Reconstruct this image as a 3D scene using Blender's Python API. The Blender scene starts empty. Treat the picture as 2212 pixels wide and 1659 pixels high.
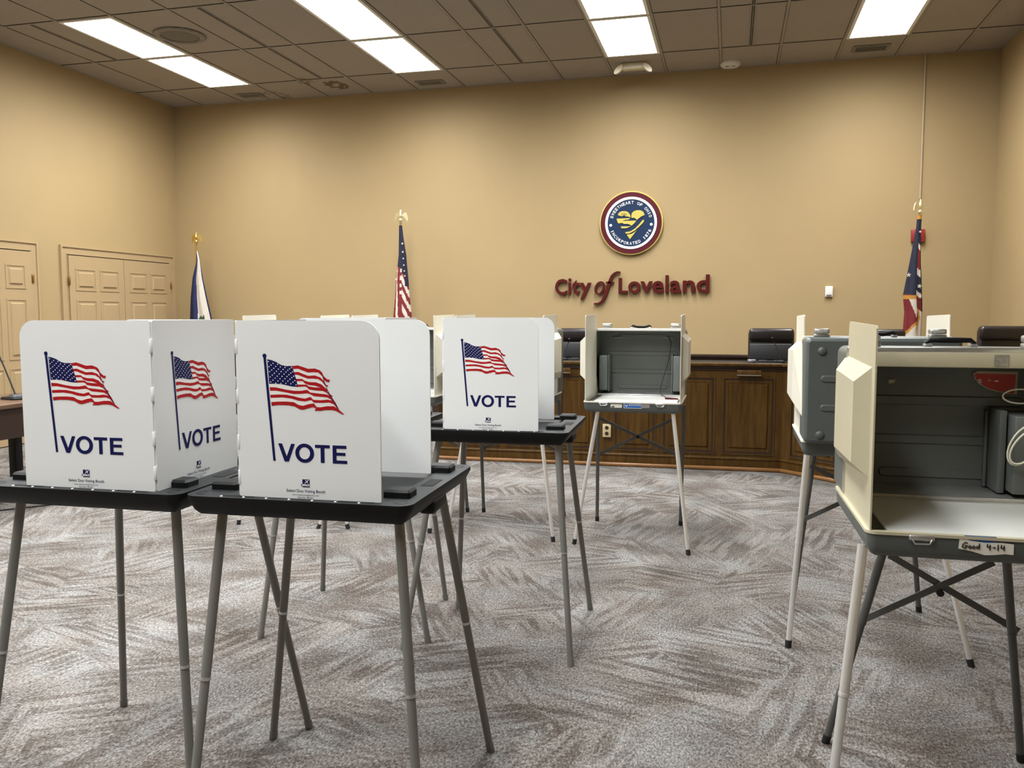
import bpy, bmesh, math, random
from math import sin, cos, pi, radians as R
from mathutils import Vector, Matrix
random.seed(7)
S = bpy.context.scene
COL = S.collection

# ------------------------------------------------------------------ camera, world, exposure
H = 1.38                      # eye height
cam = bpy.data.cameras.new('camera'); camo = bpy.data.objects.new('camera', cam); COL.objects.link(camo)
cam.sensor_width = 36; cam.lens = 1830.33/2212*36; cam.clip_start = .05; cam.clip_end = 60
yaw, pitch, roll = .252, -.0826, -.0009
r0 = Vector((cos(yaw), sin(yaw), 0)); f0 = Vector((-sin(yaw), cos(yaw), 0))
fw = f0*cos(pitch)+Vector((0, 0, 1))*sin(pitch); up = r0.cross(fw)
rr = r0*cos(roll)+up*sin(roll); uu = rr.cross(fw)
M = Matrix.Identity(4)
for i in range(3):
    M[i][0] = rr[i]; M[i][1] = uu[i]; M[i][2] = -fw[i]
M[2][3] = H
camo.matrix_world = M
S.camera = camo
w = bpy.data.worlds.new('world'); S.world = w; w.use_nodes = True
w.node_tree.nodes['Background'].inputs[0].default_value = (.8, .85, .9, 1)
w.node_tree.nodes['Background'].inputs[1].default_value = .02
S.view_settings.view_transform = 'Standard'; S.view_settings.look = 'None'
S.view_settings.gamma = 1; S.view_settings.use_curve_mapping = False
S.view_settings.exposure = 0.0
LAMP = 47.0                   # radiance of the troffer diffusers

# ------------------------------------------------------------------ room dimensions
XL, XR, YF, YB, ZC = -7.311, 2.705, 10.154, -4.1, 4.153
CX0, CW, RA, RW = -6.866, .6096, 6.958, 1.2192   # ceiling grid origin / pitch

# ------------------------------------------------------------------ materials
def srgb(*c):
    return tuple(((v/255)/12.92 if v/255 <= .04045 else ((v/255+.055)/1.055)**2.4) for v in c)+(1,)
class NT:
    def __init__(s, name):
        s.m = bpy.data.materials.new(name); s.m.use_nodes = True
        s.t = s.m.node_tree; s.b = s.t.nodes['Principled BSDF']
        s.co = s.n('ShaderNodeTexCoord')
    def n(s, t, **k):
        x = s.t.nodes.new(t)
        for a, v in k.items(): setattr(x, a, v)
        return x
    def l(s, a, b): s.t.links.new(a, b)
    def noise(s, vec, scale, detail=3, rough=.55):
        x = s.n('ShaderNodeTexNoise'); x.inputs['Scale'].default_value = scale
        x.inputs['Detail'].default_value = detail; x.inputs['Roughness'].default_value = rough
        s.l(vec, x.inputs['Vector']); return x.outputs['Fac']
    def ramp(s, fac, stops):
        x = s.n('ShaderNodeValToRGB'); e = x.color_ramp.elements
        while len(e) < len(stops): e.new(.5)
        for q, (p, c) in zip(e, stops): q.position = p; q.color = c
        s.l(fac, x.inputs[0]); return x.outputs[0]
    def math(s, op, a, b=None, c=None):
        x = s.n('ShaderNodeMath', operation=op)
        for i, v in enumerate((a, b, c)):
            if v is None: continue
            if isinstance(v, (int, float)): x.inputs[i].default_value = v
            else: s.l(v, x.inputs[i])
        return x.outputs[0]
    def mix(s, fac, a, b, typ='MIX'):
        x = s.n('ShaderNodeMix', data_type='RGBA', blend_type=typ)
        for i, v in ((0, fac), (6, a), (7, b)):
            if isinstance(v, (int, float)): x.inputs[i].default_value = v
            elif isinstance(v, tuple): x.inputs[i].default_value = v
            else: s.l(v, x.inputs[i])
        return x.outputs[2]
    def mapping(s, vec, scale=(1, 1, 1), rot=(0, 0, 0), loc=(0, 0, 0)):
        x = s.n('ShaderNodeMapping'); x.inputs['Scale'].default_value = scale
        x.inputs['Rotation'].default_value = rot; x.inputs['Location'].default_value = loc
        s.l(vec, x.inputs[0]); return x.outputs[0]
    def bump(s, h, strength=.2, dist=.002):
        x = s.n('ShaderNodeBump'); x.inputs['Strength'].default_value = strength
        x.inputs['Distance'].default_value = dist; s.l(h, x.inputs['Height'])
        s.l(x.outputs[0], s.b.inputs['Normal'])
def flat(name, col, rough=.5, metal=0, noise=0, nscale=8, bump=0, bscale=200, spec=None, emis=0, coat=0):
    t = NT(name); b = t.b
    b.inputs['Roughness'].default_value = rough; b.inputs['Metallic'].default_value = metal
    if spec is not None: b.inputs['Specular IOR Level'].default_value = spec
    if coat: b.inputs['Coat Weight'].default_value = coat
    dk = tuple(c*(1-noise) for c in col[:3])+(1,)
    f = t.noise(t.co.outputs['Object'], nscale)
    t.l(t.ramp(f, [(.3, dk), (.7, col)]), b.inputs['Base Color'])
    if bump: t.bump(t.noise(t.co.outputs['Object'], bscale, 2), bump, .001)
    return t.m
MAT = {}
def mk():
    A = MAT
    A['wall'] = flat('painted_tan_wall', (.360, .258, .124, 1), .72, noise=.05, nscale=1.2, bump=.12, bscale=160)
    A['door'] = flat('tan_door_paint', (.375, .268, .143, 1), .45, noise=.03)
    A['gap_shade'] = flat('gap_shade', (.02, .015, .01, 1), .8)
    A['brass'] = flat('aged_brass', (.45, .30, .12, 1), .35, 1, noise=.2, nscale=40)
    A['gold'] = flat('polished_gold', (.85, .62, .18, 1), .25, 1, noise=.1, nscale=30)
    A['palegold'] = flat('pale_gold', (.86, .78, .48, 1), .3, .85, noise=.1, nscale=30)
    A['panel'] = flat('white_plastic_panel', (.76, .77, .76, 1), .45, noise=.02, nscale=5)
    A['print_white'] = flat('print_white', (.82, .80, .76, 1), .5)
    A['print_red'] = flat('print_red', (.40, .007, .011, 1), .55, noise=.05, spec=.2)
    A['print_navy'] = flat('print_navy', (.004, .006, .070, 1), .55, noise=.05, spec=.2)
    A['black'] = flat('black_moulded_plastic', (.004, .0045, .005, 1), .5, noise=.2, nscale=20, bump=.25, bscale=900, spec=.25)
    A['black_top'] = flat('black_tray_surface', (.008, .010, .011, 1), .5, noise=.15, nscale=14, bump=.2, bscale=900, spec=.35)
    A['black_deep'] = flat('recess_shade', (.003, .003, .003, 1), .9)
    A['leg'] = flat('grey_painted_tube', (.21, .205, .19, 1), .42, .25, noise=.08, nscale=12)
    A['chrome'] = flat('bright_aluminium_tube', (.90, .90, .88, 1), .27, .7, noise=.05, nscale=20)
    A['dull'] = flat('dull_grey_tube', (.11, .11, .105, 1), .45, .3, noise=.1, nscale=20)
    A['rubber'] = flat('black_rubber', (.008, .008, .008, 1), .7)
    A['shell'] = flat('grey_green_shell_paint', (.100, .113, .105, 1), .38, noise=.08, nscale=9, bump=.12, bscale=500)
    A['shell_in'] = flat('grey_green_inner_paint', (.110, .118, .108, 1), .45, noise=.1, nscale=9, bump=.15, bscale=500)
    A['cream'] = flat('cream_plastic', (.50, .45, .31, 1), .4, noise=.07, nscale=6)
    A['ivory'] = flat('ivory_plastic', (.68, .65, .55, 1), .4, noise=.04, nscale=6)
    A['worktop'] = flat('white_laminate', (.66, .66, .62, 1), .3, noise=.05, nscale=7)
    A['alu'] = flat('aluminium_trim', (.62, .62, .60, 1), .3, .85, noise=.1, nscale=40)
    A['paper'] = flat('paper', (.72, .69, .60, 1), .7, noise=.06, nscale=30)
    A['ink'] = flat('black_ink', (.01, .01, .012, 1), .5)
    A['blue_label'] = flat('blue_label', (.02, .12, .38, 1), .4)
    A['red_label'] = flat('red_sticker', (.50, .018, .01, 1), .45, noise=.1)
    A['beige_paper'] = flat('torn_sticker_paper', (.50, .40, .27, 1), .8, noise=.1)
    A['wood_dark'] = flat('dark_mahogany', (.035, .017, .010, 1), .3, noise=.3, nscale=12)
    A['leather'] = flat('black_leather', (.016, .011, .010, 1), .33, noise=.2, nscale=15, bump=.2, bscale=180)
    A['mesh_grey'] = flat('dark_grey_plastic', (.036, .036, .038, 1), .5, noise=.1)
    A['maroon'] = flat('maroon_enamel', (.080, .007, .013, 1), .5, noise=.05, spec=.2)
    A['letter_red'] = flat('burgundy_letter', (.072, .004, .003, 1), .5, noise=.05, spec=.2)
    A['seal_white'] = flat('seal_white', (.80, .80, .78, 1), .4)
    A['seal_blue'] = flat('seal_blue', (.010, .027, .072, 1), .5, noise=.1, nscale=30, spec=.2)
    A['seal_yellow'] = flat('seal_yellow', (.52, .43, .10, 1), .5, noise=.05, spec=.2)
    A['seal_gold'] = flat('seal_gold_edge', (.60, .47, .12, 1), .4, .2)
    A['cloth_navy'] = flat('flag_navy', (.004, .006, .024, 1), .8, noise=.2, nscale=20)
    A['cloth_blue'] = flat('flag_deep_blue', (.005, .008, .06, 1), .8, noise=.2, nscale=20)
    A['cloth_red'] = flat('flag_red', (.17, .008, .010, 1), .8, noise=.2, nscale=20)
    A['cloth_white'] = flat('flag_white', (.55, .50, .43, 1), .8, noise=.1, nscale=20)
    A['cloth_gold'] = flat('flag_gold_fringe', (.52, .24, .03, 1), .8, noise=.3, nscale=90)
    A['cloth_green'] = flat('flag_green', (.02, .06, .02, 1), .7)
    A['pole'] = flat('brown_varnished_pole', (.36, .24, .11, 1), .35, noise=.1)
    A['alarm'] = flat('red_alarm_box', (.26, .02, .018, 1), .4)
    A['white_dev'] = flat('white_device_plastic', (.72, .70, .66, 1), .45)
    A['beige_dev'] = flat('cream_device_plastic', (.62, .55, .38, 1), .4)
    A['conduit'] = flat('tan_conduit', (.40, .31, .20, 1), .5)
    A['grille'] = flat('grey_grille', (.16, .145, .12, 1), .6, noise=.3, nscale=60)
    A['vent'] = flat('dusty_vent_metal', (.24, .22, .18, 1), .6, noise=.3, nscale=20)
    A['tbar'] = flat('dusty_ceiling_bar', (.33, .295, .25, 1), .6, noise=.15, nscale=6)
    A['cup'] = flat('frosted_plastic', (.16, .16, .19, 1), .2)
    A['cord_white'] = flat('ivory_cord', (.72, .69, .55, 1), .45)
    A['outlet'] = flat('ivory_outlet', (.50, .42, .24, 1), .4)
    A['lit_trim'] = flat('maple_trim_glint', (.27, .125, .040, 1), .3, noise=.25, nscale=9)  # lighter orange paints in the bright reflections along the dais base
    A['desk_top'] = flat('walnut_desk_top', (.115, .062, .038, 1), .3, noise=.25, nscale=5)
    A['desk'] = flat('dark_desk_panel', (.025, .012, .008, 1), .4, noise=.2, nscale=6)
    # diffuser
    t = NT('lit_diffuser'); b = t.b
    b.inputs['Base Color'].default_value = (.9, .9, .9, 1)
    b.inputs['Emission Color'].default_value = (.97, .99, 1, 1)
    x = t.noise(t.mapping(t.co.outputs['Object'], (6, 1, 1)), 3, 1)
    # prismatic lens: most of the light leaves downwards, little at grazing angles
    ge = t.n('ShaderNodeNewGeometry'); dp = t.n('ShaderNodeVectorMath', operation='DOT_PRODUCT')
    t.l(ge.outputs['Normal'], dp.inputs[0]); t.l(ge.outputs['Incoming'], dp.inputs[1])
    lobe = t.math('MULTIPLY_ADD', t.math('ABSOLUTE', dp.outputs['Value']), 1.05, .08)
    t.l(t.math('MULTIPLY', lobe, t.math('MULTIPLY_ADD', x, LAMP*.25, LAMP*.88)), b.inputs['Emission Strength'])
    A['lamp'] = t.m
    A['lamp_rim'] = flat('diffuser_rim', (.8, .8, .76, 1), .4)
    # ceiling tiles (mineral board, pitted)
    t = NT('ceiling_tile'); o = t.co.outputs['Object']
    f = t.noise(o, 55, 3, .7); f2 = t.noise(o, 1.3, 2)
    base = t.mix(f2, (.31, .275, .235, 1), (.36, .32, .275, 1))
    base = t.mix(t.math('MULTIPLY', t.math('LESS_THAN', f, .40), .22), base, (.16, .13, .10, 1))
    # brown water stains with their own outline
    def stain(cx, cy, rad, col, lo, hi, ring):
        nonlocal base
        v = t.mapping(o, (1/rad, .75/rad, 1), loc=(-cx/rad, -cy*.75/rad, 0))
        nz = t.n('ShaderNodeTexNoise'); nz.inputs['Scale'].default_value = 2.6; nz.inputs['Detail'].default_value = 4
        t.l(v, nz.inputs['Vector'])
        vm = t.n('ShaderNodeVectorMath', operation='MULTIPLY_ADD'); t.l(nz.outputs['Color'], vm.inputs[0]); vm.inputs[1].default_value = (1.3, 1.3, 0); t.l(v, vm.inputs[2])
        vs = t.n('ShaderNodeVectorMath', operation='SUBTRACT'); t.l(vm.outputs[0], vs.inputs[0]); vs.inputs[1].default_value = (.65, .65, 0)
        sp = t.n('ShaderNodeSeparateXYZ'); t.l(vs.outputs[0], sp.inputs[0])
        d = t.math('SQRT', t.math('ADD', t.math('POWER', sp.outputs[0], 2.), t.math('POWER', sp.outputs[1], 2.)))
        k = t.ramp(d, [(lo-.1, (0, 0, 0, 1)), (lo, (ring, ring, ring, 1)), (hi, (ring, ring, ring, 1)), (hi+.06, (0, 0, 0, 1))])
        base = t.mix(k, base, col)
    stain(-4.70, 9.70, .20, (.10, .065, .02, 1), .30, .62, .85)
    stain(-5.00, 9.45, .18, (.13, .09, .04, 1), .28, .50, .7)
    stain(-5.70, 10.00, .26, (.15, .11, .06, 1), .55, .70, .6)
    stain(-6.05, 9.85, .16, (.14, .11, .06, 1), .3, .5, .5)
    t.l(base, t.b.inputs['Base Color']); t.b.inputs['Roughness'].default_value = .9
    t.bump(f, .35, .003); A['tile'] = t.m
    # dais wood
    t = NT('stained_maple'); o = t.co.outputs['Object']
    g = t.noise(t.mapping(o, (9, 9, .9)), 3.5, 4, .6); g2 = t.noise(t.mapping(o, (60, 60, 3)), 3, 2)
    c = t.ramp(g, [(.28, (.042, .018, .002, 1)), (.52, (.080, .038, .005, 1)), (.75, (.115, .058, .010, 1))])
    c = t.mix(t.math('MULTIPLY', g2, .35), c, (.05, .022, .007, 1))
    t.l(c, t.b.inputs['Base Color']); t.b.inputs['Roughness'].default_value = .35; t.b.inputs['Specular IOR Level'].default_value = .3; A['wood'] = t.m
    # carpet tiles
    t = NT('streaked_carpet'); o = t.co.outputs['Object']
    wob = t.n('ShaderNodeTexNoise'); wob.inputs['Scale'].default_value = 2.2; wob.inputs['Detail'].default_value = 2; t.l(o, wob.inputs['Vector'])
    vm = t.n('ShaderNodeVectorMath', operation='MULTIPLY_ADD'); t.l(wob.outputs['Color'], vm.inputs[0]); vm.inputs[1].default_value = (.14, .14, 0); t.l(o, vm.inputs[2])
    vo = t.n('ShaderNodeTexVoronoi'); vo.inputs['Scale'].default_value = 2.5; t.l(vm.outputs[0], vo.inputs['Vector'])
    sp = t.n('ShaderNodeSeparateColor'); t.l(vo.outputs['Color'], sp.inputs[0])
    ang = t.math('MULTIPLY', t.math('ADD', t.math('FLOOR', t.math('MULTIPLY', sp.outputs[0], 4)), .35), pi/4)
    vr = t.n('ShaderNodeVectorRotate', rotation_type='Z_AXIS'); t.l(o, vr.inputs['Vector']); t.l(ang, vr.inputs['Angle'])
    def streak(sc, stretch, d=3, rough=.5):
        v = t.mapping(vr.outputs[0], (1, stretch, 1))
        x = t.n('ShaderNodeTexNoise'); x.inputs['Scale'].default_value = sc; x.inputs['Detail'].default_value = d; x.inputs['Roughness'].default_value = rough
        x.inputs['Distortion'].default_value = .15; t.l(v, x.inputs['Vector']); return x.outputs['Fac']
    band = t.ramp(streak(3.0, 9, 1, .4), [(.43, (0, 0, 0, 1)), (.55, (1, 1, 1, 1))])
    amp = t.ramp(t.noise(o, 2.1, 1), [(.36, (.12, .12, .12, 1)), (.60, (1, 1, 1, 1))])
    patch = t.noise(o, 2.6, 4, .6)
    s = t.math('ADD', t.math('MULTIPLY', t.math('MULTIPLY', t.math('SUBTRACT', band, .5), amp), .115), t.math('MULTIPLY', t.math('SUBTRACT', patch, .5), .42))
    fine = t.noise(t.mapping(o, (1, .55, 1)), 150, 2, .75)
    fm = t.noise(t.mapping(o, (1, .6, 1)), 95, 3, .7)
    s = t.math('ADD', t.math('ADD', s, .5), t.math('MULTIPLY', t.math('SUBTRACT', fm, .5), .55))
    c = t.ramp(s, [(.30, (.052, .042, .036, 1)), (.44, (.115, .100, .090, 1)), (.54, (.205, .193, .186, 1)), (.70, (.32, .315, .31, 1))])
    tint = t.noise(o, 3.1, 2)
    c = t.mix(t.ramp(tint, [(.40, (0, 0, 0, 1)), (.60, (.7, .7, .7, 1))]), c, t.mix(1.0, c, (.97, .90, .85, 1), 'MULTIPLY'))
    c = t.mix(.85, c, t.ramp(fine, [(.33, (.13, .13, .13, 1)), (.50, (.55, .55, .55, 1)), (.68, (1.0, 1.0, 1.0, 1))]), 'MULTIPLY')
    c = t.mix(1.0, c, (1.42, 1.44, 1.41, 1), 'MULTIPLY')
    # tile seams
    sx = t.n('ShaderNodeSeparateXYZ'); t.l(o, sx.inputs[0])
    def seam(v, off): return t.math('LESS_THAN', t.math('ABSOLUTE', t.math('SUBTRACT', t.math('FRACT', t.math('ADD', t.math('DIVIDE', v, .9144), off)), .5)), .0022)
    sm = t.math('MAXIMUM', seam(sx.outputs[0], .32), seam(sx.outputs[1], .1))
    c = t.mix(t.math('MULTIPLY', sm, .14), c, (.4, .39, .38, 1))
    t.l(c, t.b.inputs['Base Color']); t.b.inputs['Roughness'].default_value = .95; t.b.inputs['Specular IOR Level'].default_value = .1
    t.bump(t.math('ADD', t.math('MULTIPLY', fine, .6), t.math('MULTIPLY', s, .8)), .6, .006)
    A['carpet'] = t.m
mk()

# ------------------------------------------------------------------ mesh helpers
def ident(u, v, w): return (u, v, w)
class MB:
    def __init__(s): s.v = []; s.f = []; s.mi = []; s.sm = []; s.ms = []
    def slot(s, m):
        if m not in s.ms: s.ms.append(m)
        return s.ms.index(m)
    def add(s, vs, fs, m, smooth=False, mp=None):
        o = len(s.v); k = s.slot(m)
        s.v += [tuple(mp(*p)) if mp else tuple(p) for p in vs]
        for f in fs: s.f.append([i+o for i in f]); s.mi.append(k); s.sm.append(smooth)
        return s
    def box(s, x0, x1, y0, y1, z0, z1, m, bev=0, mp=None, seg=2):
        if bev:
            b = bmesh.new(); bmesh.ops.create_cube(b, size=1)
            for q in b.verts: q.co = Vector(((x0+x1)/2+q.co.x*(x1-x0), (y0+y1)/2+q.co.y*(y1-y0), (z0+z1)/2+q.co.z*(z1-z0)))
            bmesh.ops.bevel(b, geom=list(b.edges), offset=bev, segments=seg, affect='EDGES', profile=.5)
            b.verts.ensure_lookup_table()
            s.add([tuple(q.co) for q in b.verts], [[q.index for q in f.verts] for f in b.faces], m, True, mp); b.free(); return s
        vs = [(x, y, z) for z in (z0, z1) for y in (y0, y1) for x in (x0, x1)]
        return s.add(vs, [(0, 2, 3, 1), (4, 5, 7, 6), (0, 1, 5, 4), (2, 6, 7, 3), (0, 4, 6, 2), (1, 3, 7, 5)], m, False, mp)
    def path(s, pts, r, m, n=10, cap=True):
        pts = [Vector(p) for p in pts]; rs = r if isinstance(r, (list, tuple)) else [r]*len(pts)
        vs = []; fs = []; ref = None
        for i, p in enumerate(pts):
            d = (pts[min(i+1, len(pts)-1)]-pts[max(i-1, 0)]).normalized()
            if ref is None:
                ref = Vector((0, 0, 1)) if abs(d.z) < .9 else Vector((1, 0, 0))
            a = (ref-d*ref.dot(d)).normalized(); ref = a; b = d.cross(a)
            for k in range(n): vs.append(p+(a*cos(2*pi*k/n)+b*sin(2*pi*k/n))*rs[i])
        for i in range(len(pts)-1):
            for k in range(n): fs.append((i*n+k, i*n+(k+1) % n, (i+1)*n+(k+1) % n, (i+1)*n+k))
        s.add(vs, fs, m, True)
        if cap:
            s.add(vs[:n], [tuple(range(n))[::-1]], m); s.add(vs[-n:], [tuple(range(n))], m)
        return s
    def prism(s, o, w0, w1, m, mp=ident, ch=0, smooth=False):
        """outline o (ccw) in u,v extruded along w"""
        n = len(o); rings = [(o, w0)]
        if ch:
            rings += [(o, w1-ch if w1 > w0 else w1+ch), (offset(o, -abs(ch)), w1)]
        else: rings.append((o, w1))
        vs = [(p[0], p[1], w) for q, w in rings for p in q]; fs = []
        for k in range(len(rings)-1):
            for i in range(n): fs.append((k*n+i, k*n+(i+1) % n, (k+1)*n+(i+1) % n, (k+1)*n+i))
        s.add(vs, fs, m, smooth, mp)
        s.add([(p[0], p[1], rings[-1][1]) for p in rings[-1][0]], [tuple(range(n))], m, False, mp)
        s.add([(p[0], p[1], w0) for p in o], [tuple(range(n))[::-1]], m, False, mp)
        return s
    def face(s, o, w, m, mp=ident):
        return s.add([(p[0], p[1], w) for p in o], [tuple(range(len(o)))], m, False, mp)
    def ring(s, oo, oi, w0, w1, m, mp=ident):
        n = len(oo); vs = [(p[0], p[1], w) for q, w in ((oo, w0), (oo, w1), (oi, w1), (oi, w0)) for p in q]
        fs = []
        for k in range(4):
            for i in range(n): fs.append((k*n+i, k*n+(i+1) % n, ((k+1) % 4)*n+(i+1) % n, ((k+1) % 4)*n+i))
        return s.add(vs, fs, m, False, mp)
    def lathe(s, prof, m, c=(0, 0, 0), n=20):
        vs = [(c[0]+r*cos(2*pi*k/n), c[1]+r*sin(2*pi*k/n), c[2]+z) for r, z in prof for k in range(n)]
        fs = [(i*n+k, i*n+(k+1) % n, (i+1)*n+(k+1) % n, (i+1)*n+k) for i in range(len(prof)-1) for k in range(n)]
        return s.add(vs, fs, m, True)
    def build(s, name, parent=None, loc=None, label=None, fix=True):
        me = bpy.data.meshes.new(name); me.from_pydata([tuple(p) for p in s.v], [], s.f)
        for m in s.ms: me.materials.append(MAT[m])
        for p, k, q in zip(me.polygons, s.mi, s.sm): p.material_index = k; p.use_smooth = q
        if fix:
            b = bmesh.new(); b.from_mesh(me)
            bmesh.ops.recalc_face_normals(b, faces=b.faces); b.to_mesh(me); b.free()
        me.update()
        o = bpy.data.objects.new(name, me); COL.objects.link(o)
        if parent: o.parent = parent
        if loc: o.location = loc
        if label: o['label'] = label
        return o
def offset(o, d):
    n = len(o); r = []
    for i in range(n):
        a, b, c = Vector(o[i-1][:2]), Vector(o[i][:2]), Vector(o[(i+1) % n][:2])
        e1 = (b-a).normalized(); e2 = (c-b).normalized()
        nn = (Vector((e1.y, -e1.x))+Vector((e2.y, -e2.x)))
        if nn.length < 1e-6: nn = Vector((e1.y, -e1.x))
        nn.normalize(); k = max(.35, nn.dot(Vector((e1.y, -e1.x))))
        r.append((b.x+nn.x*d/k, b.y+nn.y*d/k))
    return r
def rrect(x0, x1, y0, y1, r, n=5):
    rs = r if isinstance(r, (list, tuple)) else [r]*4; o = []
    for (cx, cy, a, q) in ((x1, y0, -90, rs[0]), (x1, y1, 0, rs[1]), (x0, y1, 90, rs[2]), (x0, y0, 180, rs[3])):
        sx = -1 if cx == x1 else 1; sy = -1 if cy == y1 else 1
        for k in range(n+1):
            t = R(a+90*k/n); o.append((cx+sx*q+q*cos(t), cy+sy*q+q*sin(t)))
    return o
def circ(cx, cy, r, n=32, ry=None):
    return [(cx+r*cos(2*pi*k/n), cy+(ry or r)*sin(2*pi*k/n)) for k in range(n)]
def star(cx, cy, r, rot=0):
    return [(cx+(r if k % 2 == 0 else r*.4)*cos(R(90+rot+36*k)), cy+(r if k % 2 == 0 else r*.4)*sin(R(90+rot+36*k))) for k in range(10)]
_tc = {}
def text2d(body, bold=0.0, shear=0.0, extr=0):
    key = (body, bold, shear, extr)
    if key in _tc: return _tc[key]
    cu = bpy.data.curves.new('t', 'FONT'); cu.body = body; cu.offset = bold; cu.shear = shear; cu.resolution_u = 3
    cu.extrude = extr
    ob = bpy.data.objects.new('t', cu); COL.objects.link(ob)
    dg = bpy.context.evaluated_depsgraph_get(); me = ob.evaluated_get(dg).to_mesh()
    vs = [tuple(v.co) for v in me.vertices]; fs = [tuple(p.vertices) for p in me.polygons]
    bpy.data.objects.remove(ob); bpy.data.curves.remove(cu)
    _tc[key] = (vs, fs); return vs, fs
def put_text(mb, body, x0, x1, y0, y1, wv, m, mp=ident, bold=0, shear=0, thick=0, fit_h=True):
    vs, fs = text2d(body, bold, shear, .1 if thick else 0)
    if not vs: return
    ax, bx = min(v[0] for v in vs), max(v[0] for v in vs); ay, by = min(v[1] for v in vs), max(v[1] for v in vs)
    sx = (x1-x0)/(bx-ax); sy = (y1-y0)/(by-ay) if fit_h else sx
    mb.add([(x0+(v[0]-ax)*sx, y0+(v[1]-ay)*sy, wv+(thick if v[2] > 0 else 0)) for v in vs], fs, m, False, mp)
def empty(name, loc=(0, 0, 0), rz=0):
    o = bpy.data.objects.new(name, None); COL.objects.link(o); o.location = loc; o.rotation_euler = (0, 0, rz)
    o.empty_display_size = .1; return o
def tag(o, label=None, cat=None, group=None, kind=None):
    if label: o['label'] = label
    if cat: o['category'] = cat
    if group: o['group'] = group
    if kind: o['kind'] = kind
    return o
def struct(o, label=None): return tag(o, label, None, None, 'structure')
def localiser(loc, rz):
    c, s_ = cos(-rz), sin(-rz)
    def f(p):
        x, y = p[0]-loc[0], p[1]-loc[1]
        return (x*c-y*s_, x*s_+y*c, p[2]-(loc[2] if len(loc) > 2 else 0))
    return f

# ------------------------------------------------------------------ ROOM SHELL
struct(MB().box(XL-.1, XR+.1, YB-.1, YF+.1, -.1, 0, 'carpet').build('floor'), 'grey and taupe streaked carpet tile floor')
struct(MB().box(XL-.1, XR+.1, YB-.1, YF+.1, ZC, ZC+.1, 'tile').build('ceiling'), 'off-white dropped ceiling of mineral tiles')
struct(MB().box(XL-.1, XR+.1, YF, YF+.12, 0, ZC, 'wall').build('wall_far'), 'tan painted wall behind the dais')
struct(MB().box(XR, XR+.12, YB, YF, 0, ZC, 'wall').build('wall_right'), 'tan painted wall at the right')
struct(MB().box(XL-.1, XR+.1, YB-.12, YB, 0, ZC, 'wall').build('wall_near'), 'tan painted wall behind the camera')
struct(MB().box(XL-.12, XL, YB, YF, 0, ZC, 'wall').build('wall_left'), 'tan painted wall with the white doors')
# ceiling T-bars; the dark strips beside them paint in tile edge shadow
g = MB()
for k in range(-1, 17):
    x = CX0+k*CW
    if XL < x < XR:
        g.box(x-.012, x+.012, YB, YF, ZC-.006, ZC+.001, 'tbar'); g.box(x-.016, x-.012, YB, YF, ZC-.004, ZC+.001, 'gap_shade'); g.box(x+.012, x+.015, YB, YF, ZC-.004, ZC+.001, 'gap_shade')
j = -9
while RA+RW*j < YF:
    y = RA+RW*j
    if y > YB: g.box(XL, XR, y-.012, y+.012, ZC-.0065, ZC+.001, 'tbar'); g.box(XL, XR, y-.019, y-.012, ZC-.0045, ZC+.001, 'gap_shade')
    j += 1
g.box(XL, XR, YF-.02, YF, ZC-.0065, ZC+.001, 'tbar'); g.box(XL, XL+.02, YB, YF, ZC-.0065, ZC+.001, 'tbar')
g.box(XR-.02, XR, YB, YF, ZC-.0065, ZC+.001, 'tbar')
struct(g.build('trim_1'), 'ceiling tile grid bars')
# wainscot and chair rail on far wall
g = MB()
g.box(XL+.02, XR, YF-.02, YF, 0, .80, 'desk'); g.box(XL+.02, XR, YF-.05, YF, .80, .835, 'wood_dark', .006)
g.box(XL+.02, XR, YF-.035, YF, .835, .872, 'wood_dark', .008); g.box(XL+.02, XR, YF-.06, YF, .872, .91, 'wood_dark', .008)
struct(g.build('trim_2'), 'dark wooden chair rail on far wall')
struct(MB().box(XL, XL+.015, YB, 6.5, 0, .10, 'wood_dark', .003).build('baseboard_left'))

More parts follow.
